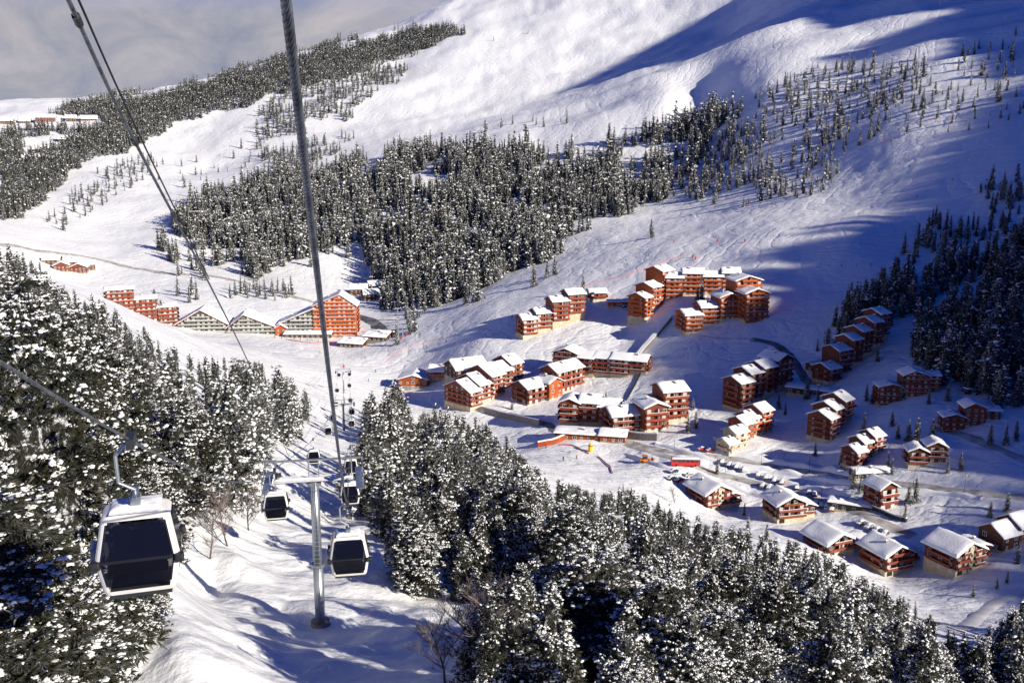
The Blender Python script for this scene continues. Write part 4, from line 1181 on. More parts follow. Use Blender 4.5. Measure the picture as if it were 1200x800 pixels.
def sagged(path, sag=(.0, 2.0, 2.0, 2.5, 4)):
    out = []
    for i in range(len(path) - 1):
        a, b = path[i], path[i + 1]; n = 24
        for k in range(n + (i == len(path) - 2)):
            s = k / n; p = a.lerp(b, s); p = p - Vector((0, 0, 4 * s * (1 - s) * sag[min(i, len(sag) - 1)])); out.append(p)
    return out


R_LINE, L_LINE = sagged(R_PATH), sagged(L_PATH, (.0, 1.45, 2.0, 2.5, 4))
# our rope: six twisted strands close by, plain further off
ropeb = MB(); rr_ = .024
S0, S1_, pitch = 2.0, 30.0, .30
base_ = RA - LD * 3
e1 = LD.cross(Vector((0, 0, 1))).normalized(); e2 = LD.cross(e1)
seg = R_LINE[24:48]
for st in range(6):
    pts = []
    m = int((S1_ + 3) / .035)
    for k in range(m):
        s = k / m
        L_ = (SR1 + up1 - RA).length
        q = (k * .035 - 3) / L_
        c = (RA.lerp(SR1 + up1, q) if q >= 0 else RA + LD * (q * L_)) - Vector((0, 0, 4 * max(q, 0) * (1 - max(q, 0)) * 2.0))
        a = 2 * PI * (k * .035 / pitch) + st * PI / 3
        pts.append(c + e1 * (math.cos(a) * rr_ * .62) + e2 * (math.sin(a) * rr_ * .62))
    ropeb.tube(pts, .0125, 5)
Lr = (SR1 + up1 - RA).length
ropeb.tube([p for p in R_LINE[:24]] + [RA - LD * 2.9], .021, 8)
ropeb.tube([RA.lerp(SR1 + up1, q) - Vector((0, 0, 4 * q * (1 - q) * 2.0)) for q in np.linspace(29.5 / Lr, 1, 16)] + R_LINE[49:], [.026] * 16 + [.03 + .00006 * k for k in range(len(R_LINE[49:]))], 8)
tag(ropeb.build('haul_rope', M['rope'], smooth=True), 'thick twisted steel rope running close overhead down to the right arm of the pylon', 'rope', 'ropes of the gondola lift')
tag(MB().tube(L_LINE, .03, 8).build('haul_rope', M['rope'], smooth=True), 'thinner steel rope carrying the nearest white cabin at the left of the line', 'rope', 'ropes of the gondola lift')
# the signal cable: two lines clamped together
def smooth_path(p, n=12):
    out = []
    for i in range(len(p) - 1):
        a, b, c, d = p[max(i - 1, 0)], p[i], p[i + 1], p[min(i + 2, len(p) - 1)]
        for k in range(n):
            t = k / n
            out.append(.5 * ((2 * b) + (c - a) * t + (2 * a - 5 * b + 4 * c - d) * t * t + (3 * b - a - 3 * c + d) * t ** 3))
    return out + [p[-1]]
cab1 = smooth_path([atr(63, -35, 8.4), atr(80, 0, 9), atr(158, 166, 13), atr(243, 328, 22), atr(298, 440, 40), atr(338, 534, T1r)])
cab2 = smooth_path([atr(76, -38, 8.5), atr(92, 0, 9.1), atr(166, 164, 13.1), atr(245, 327, 22.1)])
cb = bpy.data.objects.new('signal_cable', None); COL.objects.link(cb); cb.location = cab1[0]
tag(cb, 'dark double signal cable with small clamps crossing the sky at the upper left', 'cable')
MB().tube([p - cab1[0] for p in cab1], .02, 8).build('carrier_cable', M['rope'], cb, smooth=True)
MB().tube([p - cab1[0] for p in cab2], .011, 6).build('signal_wire', M['rubber'], cb, smooth=True)
for (uu, vv, r) in ((89, 20, 9.4), (158, 166, 13), (203, 250, 17), (224, 290, 19)):
    p = min(cab1, key=lambda q: (proj(q.x, q.y, q.z)[0] - uu) ** 2 + (proj(q.x, q.y, q.z)[1] - vv) ** 2)
    i = cab1.index(p); d = (cab1[min(i + 1, len(cab1) - 1)] - cab1[i - 1]).normalized()
    MB().tube([p - d * .1 - cab1[0], p + d * .1 - cab1[0]], .036, 8).build('clamp', M['dark_metal'], cb)

# ---- cabins
HW = [(-.02, .70, .62), (.0, .78, .70), (.11, .81, .74), (.82, .92, .84), (.89, .92, .84), (1.71, .76, .54), (1.80, .70, .46), (1.86, .56, .36)]      # height, half width, half depth


def ring(hw, hd, z, n=5, rf=.16):
    pts = []
    for (sx, sy, a0) in ((1, 1, 0), (-1, 1, 90), (-1, -1, 180), (1, -1, 270)):
        for k in range(n):
            a = rad(a0 + 90 * k / (n - 1)); pts.append((sx * (hw - rf) + rf * math.cos(a), sy * (hd - rf) + rf * math.sin(a), z))
    return pts


def lerp_hw(z):
    zs = [k[0] for k in HW]; return np.interp(z, zs, [k[1] for k in HW]), np.interp(z, zs, [k[2] for k in HW])


def cabin_meshes():
    b = MB(); n = 20
    for i, (z, hw, hd) in enumerate(HW): b.v += ring(hw, hd, z)
    OPEN = (2, 4)                                   # rings between which the long sides are glazed
    for i in range(len(HW) - 1):
        for k in range(n):
            q = (k + 1) % n
            if k in (4, 9, 14, 19) and i in OPEN: continue
            b.f.append([i * n + k, i * n + q, (i + 1) * n + q, (i + 1) * n + k]); b.m.append(0)
    b.f.append(list(range(n))[::-1]); b.m.append(0); b.f.append(list(range((len(HW) - 1) * n, len(HW) * n))); b.m.append(0)
    shell = b.mesh('shell', [M['cabin_white']])
    # corner posts and benches seen through the glass
    bn = MB()
    for sy in (-1, 1): bn.box(-.62, .62, sy * .40 - .17, sy * .40 + .17, .42, .50).box(-.62, .62, sy * .60 - .04, sy * .60 + .04, .502, 1.0)
    bench = bn.mesh('bench', [M['rubber']])
    # panes a little proud of the shell, front/back (y = -/+) and sides; lower edge, belt, upper edge
    def pane(axis, sgn, z0, z1, inset0, inset1, off=.012):
        v, zs = [], [z0, .82 if z0 < .82 < z1 else (z0 + z1) / 2, .89 if z0 < .89 < z1 else (z0 + z1) / 2 + .01, z1]
        for z in zs:
            hw, hd = lerp_hw(z); ins = inset0 + (inset1 - inset0) * (z - z0) / (z1 - z0)
            a, d = (hw - ins, hd + off) if axis == 'y' else (hd - ins, hw + off)
            for s in (-1, 1): v.append((s * a, sgn * d, z) if axis == 'y' else (sgn * d, s * a, z))
        for z in zs:
            hw, hd = lerp_hw(z); ins = inset0 + (inset1 - inset0) * (z - z0) / (z1 - z0)
            a, d = (hw - ins, hd - .02) if axis == 'y' else (hd - ins, hw - .02)
            for s in (-1, 1): v.append((s * a, sgn * d, z) if axis == 'y' else (sgn * d, s * a, z))
        f = []
        for i in range(3):
            f.append([2 * i, 2 * i + 1, 2 * i + 3, 2 * i + 2])
            f += [[2 * i, 2 * i + 2, 8 + 2 * i + 2, 8 + 2 * i], [2 * i + 1, 8 + 2 * i + 1, 8 + 2 * i + 3, 2 * i + 3]]
        f += [[0, 8, 9, 1], [6, 7, 15, 14]]
        return v, f
    g = []
    for sg in (-1, 1): g.append(MB().add(*pane('y', sg, .25, 1.66, .13, .12)).mesh('front_window', [M['cabin_glass']]))
    s = []
    for sg in (-1, 1): s.append(MB().add(*pane('x', sg, .42, 1.64, .24, .16)).mesh('side_window', [M['cabin_glass']]))
    bump_ = []
    for sx in (-1, 1):
        for sy in (-1, 1):
            k = MB()
            v = ring(.10, .10, .73, 3, .04) + ring(.11, .11, .81, 3, .05) + ring(.10, .10, .91, 3, .05)
            v = [(p[0] + sx * .90, p[1] + sy * .82, p[2]) for p in v]; m = 12
            f = [[i * m + q, i * m + (q + 1) % m, (i + 1) * m + (q + 1) % m, (i + 1) * m + q] for i in range(2) for q in range(m)] + [list(range(m))[::-1], list(range(2 * m, 3 * m))]
            k.add(v, f); bump_.append(k.mesh('bumper', [M['rubber']]))
    sv, sf = snow_sheet('x', -.56, .56, -.36, .36, lambda q: 1.85, .10, 2, [])
    snow = MB().add(sv, sf).mesh('roof_snow', [M['snow']], True)
    h = MB().box(-.11, .11, -.2, .2, 1.84, 2.12).tube([(0, 0, 2.08), (0, 0, 2.25), (-.34, 0, 2.45), (-.36, 0, 3.1), (-.14, 0, 3.36), (0, 0, 3.4)], [.045, .045, .045, .045, .05, .06], 10)
    h.box(-.05, .05, -.42, .42, 2.122, 2.19)
    hanger = h.mesh('hanger', [M['metal']])
    gr = MB().box(-.09, .09, -.34, .34, 3.32, 3.56).tube([(0, -.3, 3.44), (0, .3, 3.44)], .1, 10).mesh('grip', [M['dark_metal']])
    rk = MB()
    for sx in (-1,):
        rk.box(sx * .99 - .03, sx * .99 + .03, -.32, .32, .42, .95)
        for q in (-.2, 0, .2): rk.tube([(sx * 1.05, q, .3), (sx * 1.05, q, .98)], .02, 5)
    rack = rk.mesh('ski_rack', [M['metal']])
    gk = []
    for sg in (-1, 1): gk.append(MB().add(*pane('y', sg, .22, 1.69, .105, .095, .006)).mesh('gasket', [M['rubber']]))
    sill = MB().box(-.68, .68, -.64, .64, -.12, -.018).mesh('underframe', [M['dark_metal']])
    return dict(bench=bench, shell=shell, front=g, side=s, bumper=bump_, snow=snow, hanger=hanger, grip=gr, rack=rack, sill=sill)


CM = cabin_meshes()
CSC = .92


def cabin(line, dist, label, side, swing=0, turn=0):
    acc = None
    for i in range(len(line) - 1):
        ra, rb = math.hypot(line[i].x, line[i].y), math.hypot(line[i + 1].x, line[i + 1].y)
        if line[i].y > 0 and ra <= dist <= rb: acc = line[i].lerp(line[i + 1], (dist - ra) / (rb - ra)); break
    if acc is None: return None
    t = bpy.data.objects.new('gondola_cabin', None); COL.objects.link(t)
    tag(t, label, 'gondola cabin', 'cabins of the gondola lift')
    t.location = acc - Vector((0, 0, 3.44 * CSC)); t.rotation_euler = (0, swing, LYAW - PI / 2 + turn)      # local -y looks back up the line at us
    t.scale = (CSC,) * 3
    sh = link('shell', CM['shell'], t)
    for me in CM['front']: link('front_window', me, t)
    for me in CM['side']: link('side_window', me, t)
    [link('bumper', me, t) for me in CM['bumper']]; link('roof_snow', CM['snow'], t); h = link('hanger', CM['hanger'], t); link('grip', CM['grip'], h)
    link('bench', CM['bench'], t); link('ski_rack', CM['rack'], t); link('underframe', CM['sill'], t)
    return t


for d, lab in ((21.4, 'largest white gondola cabin hanging in front of the snowy pines at left'), (64, 'white cabin just left of the big pylon column'), (128, 'cabin behind the crossarm on the far side of the big pylon'),
               (205, 'small cabin left of the line between first and second pylon'), (262, 'small cabin just before the second pylon on the left rope'), (330, 'tiny cabin past the second pylon on the left rope'), (385, 'tiny cabin before the lowest pylon on the left rope'), (452, 'tiniest cabin past the lowest pylon on the left rope')):
    cabin(L_LINE, d, lab, -1, turn=rad(7) if d < 30 else rad(2))
for d, lab in ((40.5, 'white cabin with dark front window just right of the big pylon'), (82, 'cabin partly hidden above the one beside the big pylon'), (118, 'cabin behind the right sheaves of the big pylon'),
               (235, 'small cabin on the right rope before the second pylon'), (285, 'small cabin at the second pylon on the right rope'), (345, 'tiny cabin past the second pylon on the right rope'), (400, 'tiny cabin before the lowest pylon on the right rope'), (455, 'tiniest cabin past the lowest pylon on the right rope')):
    cabin(R_LINE, d, lab, 1)
for q in (20.5, 43, 66.5):
    pass
# ------------------------------------------------------------------ roads, cars, people, small things
def ribbon(name, pix, width, mat, lift=.22, rmin=8, kind='structure', n=14):
    pts = [hit(u, v, rmin) for u, v in pix]
    pts = smooth_path([Vector((p.x, p.y, 0)) for p in pts], n)
    v, f = [], []
    for i, p in enumerate(pts):
        d = (pts[min(i + 1, len(pts) - 1)] - pts[max(i - 1, 0)]).normalized(); s = Vector((d.y, -d.x, 0))
        w = width * (1 + .12 * vnoise(np.array([i * .35]), np.array([width]), 3)[0])
        for k in range(5):
            q = p + s * w * (k / 4 - .5)
            v.append((q.x, q.y, float(ground(q.x, q.y)) + (lift if 0 < k < 4 else -.12)))
    for i in range(len(pts) - 1):
        for k in range(4): f.append([i * 5 + k, i * 5 + k + 1, (i + 1) * 5 + k + 1, (i + 1) * 5 + k])
    me = mesh_np(name, np.array(v), np.array(f), [mat], smooth=True)
    if me.polygons[0].normal.z < 0: me.flip_normals()
    return tag(link(name, me), kind=kind), pts


def bank(name, pix, h, w, rmin=8):
    """ploughed snow heaped along a road edge"""
    pts = smooth_path([hit(u, v, rmin) for u, v in pix], 10); v, f = [], []
    for i, p in enumerate(pts):
        d = (pts[min(i + 1, len(pts) - 1)] - pts[max(i - 1, 0)]).normalized(); s = Vector((d.y, -d.x, 0)).normalized()
        hh = h * (1 + .8 * vnoise(np.array([i * .9]), np.array([h * 3]), 5)[0])
        for k in range(7):
            a = k / 6; q = p + s * w * (a - .5)
            v.append((q.x, q.y, float(ground(q.x, q.y)) - .1 + hh * math.sin(PI * a) ** .8 * (1 + .4 * vnoise(np.array([i * 1.7]), np.array([k * 2.3]), 9)[0])))
    for i in range(len(pts) - 1):
        for k in range(6): f.append([i * 7 + k, i * 7 + k + 1, (i + 1) * 7 + k + 1, (i + 1) * 7 + k])
    me = mesh_np(name, np.array(v), np.array(f), [M['snow']], smooth=True)
    if me.polygons[2].normal.z < 0: me.flip_normals()
    tag(link(name, me), kind='structure')


ribbon('valley_road', [(-10, 286), (30, 291), (70, 297), (110, 303), (150, 313), (200, 321), (240, 323), (290, 332), (330, 344), (375, 356)], 9, M['road'], .5, 700)
ribbon('hotel_road', [(405, 366), (425, 372), (440, 380), (447, 390), (440, 400)], 11, M['asphalt'], .35, 600)
ribbon('village_road', [(700, 512), (730, 516), (760, 524), (800, 531), (850, 537), (900, 546), (960, 555), (1010, 565), (1080, 570), (1140, 577), (1215, 586)], 5.5, M['road'])
ribbon('car_park_lane', [(735, 520), (770, 532), (820, 548), (870, 562), (930, 580), (980, 592), (1030, 610), (1070, 628)], 6, M['road'])
ribbon('upper_road', [(880, 398), (905, 403), (925, 416), (938, 436), (950, 450), (975, 466), (1000, 478)], 5, M['asphalt'])
ribbon('side_road', [(1095, 502), (1130, 510), (1160, 523), (1215, 545)], 5, M['road'])
M['track'] = mat_var('rolled_snow', (.62, .60, .60), (.78, .77, .77), .3, .6, .3, 1.5, bdist=.1)
ribbon('meadow_track', [(1215, 690), (1180, 700), (1150, 718), (1120, 738)], 5, M['track'])
ribbon('court_track', [(810, 392), (840, 397), (870, 398), (885, 399)], 3, M['track'])
ribbon('lower_lane', [(560, 478), (600, 488), (640, 497), (655, 508)], 6, M['asphalt'])
for px, h, w in (([(735, 532), (780, 548), (840, 566), (900, 584), (960, 602)], .9, 3), ([(770, 520), (830, 538), (900, 551), (960, 561), (1020, 571)], 1.2, 3.5), ([(820, 527), (880, 536), (950, 548), (1000, 557)], 1.3, 4), ([(1030, 578), (1090, 577), (1150, 585)], .9, 3), ([(900, 562), (950, 572), (1000, 582)], 1.2, 4)):
    bank('snow_bank', px, h, w)


# ---- walls, trench and stair between the court and the lower blocks
def wall_run(name, label, cat, pix, h, w, mat, snow=True, group=None, rmin=8, step=1):
    pts = smooth_path([hit(u, v, rmin) for u, v in pix], 8)
    b, sb = MB(), MB(); o0 = pts[0].copy()
    L, Rr = [], []
    for i, p in enumerate(pts):
        d = (pts[min(i + 1, len(pts) - 1)] - pts[max(i - 1, 0)]); s = Vector((d.y, -d.x, 0)).normalized() * w / 2
        z = float(ground(p.x, p.y)) - o0.z
        L.append((p - o0 + s, z)); Rr.append((p - o0 - s, z))
    n = len(pts)
    for bb, z0, z1 in ((b, -1.5, h), (sb, h + .003, h + .45)):
        if bb is sb and not snow: continue
        v = []
        for i in range(n):
            for q, z in ((L[i][0], L[i][1] + z0), (L[i][0], L[i][1] + z1), (Rr[i][0], Rr[i][1] + z1), (Rr[i][0], Rr[i][1] + z0)): v.append((q.x, q.y, z))
        f = [[i * 4 + k, i * 4 + (k + 1) % 4, i * 4 + 4 + (k + 1) % 4, i * 4 + 4 + k] for i in range(n - 1) for k in range(4)] + [[0, 1, 2, 3], [4 * n - 1, 4 * n - 2, 4 * n - 3, 4 * n - 4]]
        bb.add(v, f)
    o = b.build(name, mat, None, o0); tag(o, label, cat, group)
    if snow: sb.build('snow_cap', M['snow'], o)
    return o


wall_run('covered_stairway', 'straight covered stairway running down the snow slope below the court', 'stairway', [(786, 374), (766, 398), (746, 421)], 2.2, 2.4, M['stone'])
wall_run('handrail_path', 'dark railed footpath from the long red block down to the orange block', 'footpath', [(756, 428), (746, 448), (734, 469)], 1.0, .5, M['dark_metal'], False)
wall_run('retaining_wall', 'grey retaining wall with snow cap beneath the arched brown block', 'retaining wall', [(568, 484), (600, 492), (632, 499)], 3.0, .8, M['stone'])
wall_run('retaining_wall', 'low orange retaining wall sloping to a point left of the shop arcade', 'retaining wall', [(668, 513), (650, 520), (630, 524)], 2.4, .8, WALLS['orange'][0])
wall_run('retaining_wall', 'stone retaining wall under the orange block beside the road', 'retaining wall', [(722, 511), (745, 515), (770, 516)], 3.2, .8, M['stone'])
wall_run('parapet', 'dark hedge like parapet along the car park below the small red chalet', 'parapet', [(1008, 592), (1035, 602), (1062, 612)], 1.3, .8, M['dark_metal'])

# ---- cars
CARC = {'black': (.02, .02, .023), 'silver': (.35, .36, .38), 'blue': (.03, .06, .16), 'red': (.36, .02, .02), 'white': (.6, .6, .6), 'grey': (.1, .105, .11)}
CARM = {}
for nm, c in CARC.items():
    CARM[nm] = plain('car_paint_' + nm, c, .3, .2, .5)


def car_meshes():
    prof = [(-2.1, .35), (-2.15, .75), (-1.95, .95), (-1.25, 1.02), (-.75, 1.45), (.75, 1.48), (1.5, 1.02), (2.0, .92), (2.1, .6), (2.05, .32)]
    out = {}
    for nm in CARC:
        v, f = extr(prof, 'x', -.84, .84); b = MB().add(v, f)
        out[nm] = b.mesh('body', [CARM[nm]])
    g = MB()
    for sy in (-.846, .846): g.add(*extr([(-1.12, 1.04), (-.7, 1.4), (.68, 1.42), (1.28, 1.04)], 'x', sy - .006, sy + .006))
    gl = g.mesh('windows', [M['pane_dark']])
    w = MB()
    tyre = MB().tube([(0, -.1, 0), (0, .1, 0)], .33, 12).mesh('wheel', [M['rubber']])
    s = MB(); v, f = snow_sheet('x', -1.3, 1.35, -.8, .8, lambda t: np.interp(t, [-1.3, -.75, .75, 1.35], [1.0, 1.46, 1.48, 1.1]), .26, 1, [-.75, .75]); s.add(v, f)
    v, f = snow_sheet('x', -2.05, -1.25, -.78, .78, lambda t: np.interp(t, [-2.05, -1.25], [.93, 1.03]), .18, 2, []); s.add(v, f)
    v, f = snow_sheet('x', 1.42, 2.02, -.78, .78, lambda t: np.interp(t, [1.4, 2.0], [1.06, .92]), .16, 3, []); s.add(v, f)
    return out, gl, tyre, s.mesh('snow_cover', [M['snow']], True)


CB, CG, CW, CS = car_meshes()


def car(p, rz, paint, label, group, snowy=True):
    t = bpy.data.objects.new('parked_car', None); COL.objects.link(t); t.location = p; t.rotation_euler = (0, 0, rz); tag(t, label, 'car', group)
    b = link('body', CB[paint], t); link('windows', CG, b)
    for sx in (-1.3, 1.3):
        for sy in (-.78, .78): link('wheel', CW, t, (sx, sy, .33))
    if snowy: link('snow_cover', CS, t)


crng = random.Random(5)
ROWS = [([(772, 551), (800, 557), (826, 562)], .5, 'in the first row of the lot beside the red coach'), ([(778, 560), (800, 566), (818, 571)], .5, 'in the second row of the lot beside the red coach'),
        ([(838, 541), (880, 556), (930, 572), (955, 582)], 1.2, 'nose to the ploughed bank along the car park lane'), ([(878, 566), (915, 578), (950, 590), (975, 599)], 1.2, 'on the open side of the car park lane'),
        ([(800, 525), (822, 528), (838, 531)], .3, 'by the upper village road'), ([(1000, 612), (1020, 620), (1042, 630)], .7, 'in the yard behind the near chalets'), ([(722, 358), (733, 362), (742, 366)], .3, 'outside the low orange garages')]
for pix, rz, where in ROWS:
    pts = smooth_path([hit(u, v) for u, v in pix], 40); acc = 0; last = pts[0]
    for p in pts[1:]:
        acc += (p - last).length; last = p
        if acc > 2.7 + crng.random() * .9:
            acc = 0
            if crng.random() < .14: continue
            c = crng.choice(['black', 'black', 'silver', 'blue', 'grey', 'white', 'grey', 'red'])
            q = Vector((p.x, p.y, float(ground(p.x, p.y)) + .22))
            car(q, rz + crng.uniform(-.2, .2), c, 'snow covered %s car parked %s' % (c, where), 'cars parked ' + where)

# ---- the red coach, the orange plough
p = hit(803, 546); t = bpy.data.objects.new('coach', None); COL.objects.link(t); t.location = p + Vector((0, 0, .2)); t.rotation_euler = (0, 0, rad(-4)); tag(t, 'long red coach with snowy roof parked above the snow covered cars', 'coach')
MB().add(*extr([(-5.6, .45), (-5.7, 1.4), (-5.5, 3.0), (5.6, 3.0), (5.75, 1.5), (5.6, .45)], 'x', -1.25, 1.25)).build('body', M['red'], t)
b = MB()
for k in range(6): b.box(-5.1 + k * 1.75, -3.6 + k * 1.75, -1.27, -1.252, 1.75, 2.65)
b.box(5.6, 5.78, -1.1, 1.1, 1.55, 2.6); b.build('windows', M['pane_dark'], t)
for sx in (-3.6, 3.9):
    for sy in (-1.1, 1.1): MB().tube([(sx, sy - .17, .48), (sx, sy + .17, .48)], .48, 14).build('wheel', M['rubber'], t)
s = MB(); s.add(*snow_sheet('x', -5.5, 5.5, -1.2, 1.2, lambda q: 3.0, .4, 4, [])); link('roof_snow', s.mesh('roof_snow', [M['snow']], True), t)
M['orange'] = plain('orange_paint', (.62, .17, .02), .45)
p = hit(756, 542); t = bpy.data.objects.new('snow_plough', None); COL.objects.link(t); t.location = p + Vector((0, 0, .2)); t.rotation_euler = (0, 0, rad(12)); tag(t, 'orange wheel loader clearing snow beside a heap left of the coach', 'snow plough')
MB().box(-2.4, 1.0, -1, 1, .6, 1.5).box(1.0, 2.0, -.8, .8, .6, 1.3).build('body', M['orange'], t)
MB().box(-.9, .7, -.85, .85, 1.502, 2.9).build('cab', M['pane_dark'], t)
MB().box(-1, .8, -.9, .9, 2.902, 3.05).build('cab_roof', M['orange'], t)
MB().add(*extr([(2.9, .1), (3.5, .1), (3.2, .5), (3.15, 1.1), (3.5, 1.5), (2.95, 1.3)], 'x', -1.35, 1.35)).build('blade', M['orange'], t)
MB().tube([(1.5, -.6, 1.1), (3.0, -.6, .8)], .12, 6).tube([(1.5, .6, 1.1), (3.0, .6, .8)], .12, 6).build('loader_arm', M['dark_metal'], t)
for sx in (-1.6, 1.3):
    for sy in (-1.05, 1.05): MB().tube([(sx, sy - .22, .65), (sx, sy + .22, .65)], .65, 14).build('wheel', M['rubber'], t)
p = hit(692, 529); t = bpy.data.objects.new('inflatable', None); COL.objects.link(t); t.location = p; tag(t, 'upright yellow inflatable tube marker on the nursery slope', 'inflatable')
MB().tube([(0, 0, 0), (0, 0, .5), (0, 0, 2.6), (0, 0, 3.4), (0, 0, 3.8)], [.85, 1.0, .95, .7, .2], 12).build('tube', M['yellow'], t, smooth=True)
MB().tube([(0, 0, 2.4), (0, 0, 2.9)], [1.0, .95], 12).build('band', M['red'], t, smooth=True)

# ---- red safety nets and piste markers
def net(pix, label, h=1.6, rmin=8, gap=5.0, group='red safety nets on the runs'):
    pts = smooth_path([hit(u, v, rmin) for u, v in pix], 16); o0 = pts[0].copy()
    t = bpy.data.objects.new('safety_net', None); COL.objects.link(t); t.location = o0; tag(t, label, 'safety net', group)
    v, f, acc = [], [], 99
    for i, p in enumerate(pts):
        z = float(ground(p.x, p.y)) - o0.z; q = p - o0
        v += [(q.x, q.y, z + .05), (q.x, q.y, z + h), (q.x + .02, q.y + .05, z + h), (q.x + .02, q.y + .05, z + .05)]
        if i: f += [[i * 4 - 4 + k, i * 4 - 4 + (k + 1) % 4, i * 4 + (k + 1) % 4, i * 4 + k] for k in range(4)]
    MB().add(v, f).build('net', M['pink'], t)
    acc, last, k = 0, pts[0], 0
    for p in pts:
        acc += (p - last).length; last = p
        if acc >= gap and k < 90:
            acc = 0; k += 1; z = float(ground(p.x, p.y)); MB().tube([p - o0 + Vector((0, 0, z - p.z - .3)), p - o0 + Vector((0, 0, z - p.z + h + .5))], .05, 5).build('post', M['red'], t)


net([(672, 341), (700, 331), (735, 322), (770, 310), (802, 299)], 'long red net climbing the run above the lone stepped block', .4)
net([(446, 428), (462, 417), (478, 409), (500, 401), (520, 396)], 'red net curving along the lower run right of the restaurant', .3, 500)
net([(335, 398), (352, 401), (372, 402), (392, 400)], 'red netting along the edge of the hotel terrace', .6, 500)
net([(655, 522), (672, 523), (690, 532)], 'short red net on the nursery slope by the yellow marker', .6)
net([(700, 535), (712, 545), (718, 555)], 'red net beside the shaded bank below the nursery slope', .6)
for k, (u, v) in enumerate([(841, 283), (873, 284), (812, 302), (815, 304), (403, 431), (476, 394), (470, 398), (875, 240), (1036, 165)]):
    p = hit(u, v); t = bpy.data.objects.new('piste_marker', None); COL.objects.link(t); t.location = p; tag(t, 'red padded marker post on the open run' if k != 4 else 'red padded hut post under the gondola line near the pistes', 'piste marker', 'red padded posts on the runs' if k != 4 else None)
    MB().tube([(0, 0, -.3), (0, 0, 3.2)], .09, 6).build('pole', M['metal'], t)
    MB().tube([(0, 0, .1), (0, 0, 1.9)], [.55, .5], 10).build('padding', M['red'], t)

# ---- other lift and lamp poles
def mast(u, v, h, label, arm=3.0, rmin=8, rz=0):
    p = hit(u, v, rmin); t = bpy.data.objects.new('lift_mast', None); COL.objects.link(t); t.location = p; t.rotation_euler = (0, 0, rz); tag(t, label, 'mast', 'steel masts of the other lifts')
    MB().tube([(0, 0, -1), (0, 0, h)], [.5, .32], 10).build('pole', M['metal'], t)
    if arm:
        MB().box(-arm, arm, -.25, .25, h + .002, h + .45).build('crossarm', M['metal'], t)
        for s in (-1, 1): MB().box(s * arm - .2, s * arm + .2, -1.8, 1.8, h + .452, h + .8).build('sheave_beam', M['dark_metal'], t)


mast(467, 398, 22, 'tall lift mast with crossarm beside the road behind the restaurant', 3.4, 500, .5)
mast(587, 327, 17, 'lift mast among the trees at the edge of the run', 2.4, 500, .4)
mast(939, 138, 17, 'lift mast high on the shaded right slope', 2.2, 600, .4)
mast(472, 396, 8, 'short lamp mast right of the tall lift mast', 0, 500)
mast(1102, 8, 20, 'lift mast on the sunlit crest at the upper right', 2.6, 700, .4)

# ---- skiers
def person_mesh():
    me = bpy.data.meshes.new('body')
    V = [(0, 0, .92), (0, -.02, 1.15), (0, -.05, 1.42), (0, -.07, 1.56), (0, -.08, 1.70),
         (.11, 0, .86), (.13, -.12, .50), (.13, .0, .09), (.14, -.16, .05), (-.11, 0, .86), (-.13, -.12, .50), (-.13, .0, .09), (-.14, -.16, .05),
         (.2, -.05, 1.40), (.29, -.10, 1.14), (.27, -.34, 1.05), (-.2, -.05, 1.40), (-.29, -.10, 1.14), (-.27, -.34, 1.05)]
    E = [(0, 1), (1, 2), (2, 3), (3, 4), (0, 5), (5, 6), (6, 7), (7, 8), (0, 9), (9, 10), (10, 11), (11, 12), (2, 13), (13, 14), (14, 15), (2, 16), (16, 17), (17, 18)]
    Rd = [.16, .17, .17, .075, .12, .11, .085, .07, .06, .11, .085, .07, .06, .085, .07, .055, .085, .07, .055]
    me.from_pydata(V, E, []); o = bpy.data.objects.new('tmp', me); COL.objects.link(o)
    sk = o.modifiers.new('s', 'SKIN'); sk.use_smooth_shade = True
    for i, r in enumerate(Rd): me.skin_vertices[0].data[i].radius = (r, r); me.skin_vertices[0].data[i].use_root = (i == 0)
    o.modifiers.new('d', 'SUBSURF').levels = 1
    dg = bpy.context.evaluated_depsgraph_get(); r = bpy.data.meshes.new_from_object(o.evaluated_get(dg))
    bpy.data.objects.remove(o); r.name = 'body'
    return r


PM = person_mesh()
SKIN = plain('skin', (.45, .27, .19), .6)
PANTS = plain('ski_trousers', (.025, .03, .045), .7)
HELM = plain('helmet', (.04, .04, .05), .4)
PV = {}
for nm, c in (('red', (.5, .03, .03)), ('blue', (.03, .08, .3)), ('black', (.03, .03, .035)), ('orange', (.6, .2, .03)), ('white', (.6, .6, .6))):
    m = PM.copy(); m.materials.clear()
    for mm in (PANTS, plain('jacket_' + nm, c, .7), SKIN, HELM): m.materials.append(mm)
    for pl in m.polygons:
        z, y = pl.center.z, pl.center.y
        pl.material_index = 0 if z < .93 else (1 if z < 1.5 else (3 if z > 1.68 or y > -.06 else 2))
    PV[nm] = m
SK = MB()
for s in (-.14, .14): SK.box(s - .045, s + .045, -.9, .75, 0, .03)
SK = SK.mesh('skis', [M['rubber']])
PO = MB().tube([(.27, -.36, 1.08), (.34, .15, .02)], .012, 4).tube([(-.27, -.36, 1.08), (-.34, .15, .02)], .012, 4).mesh('ski_poles', [M['dark_metal']])
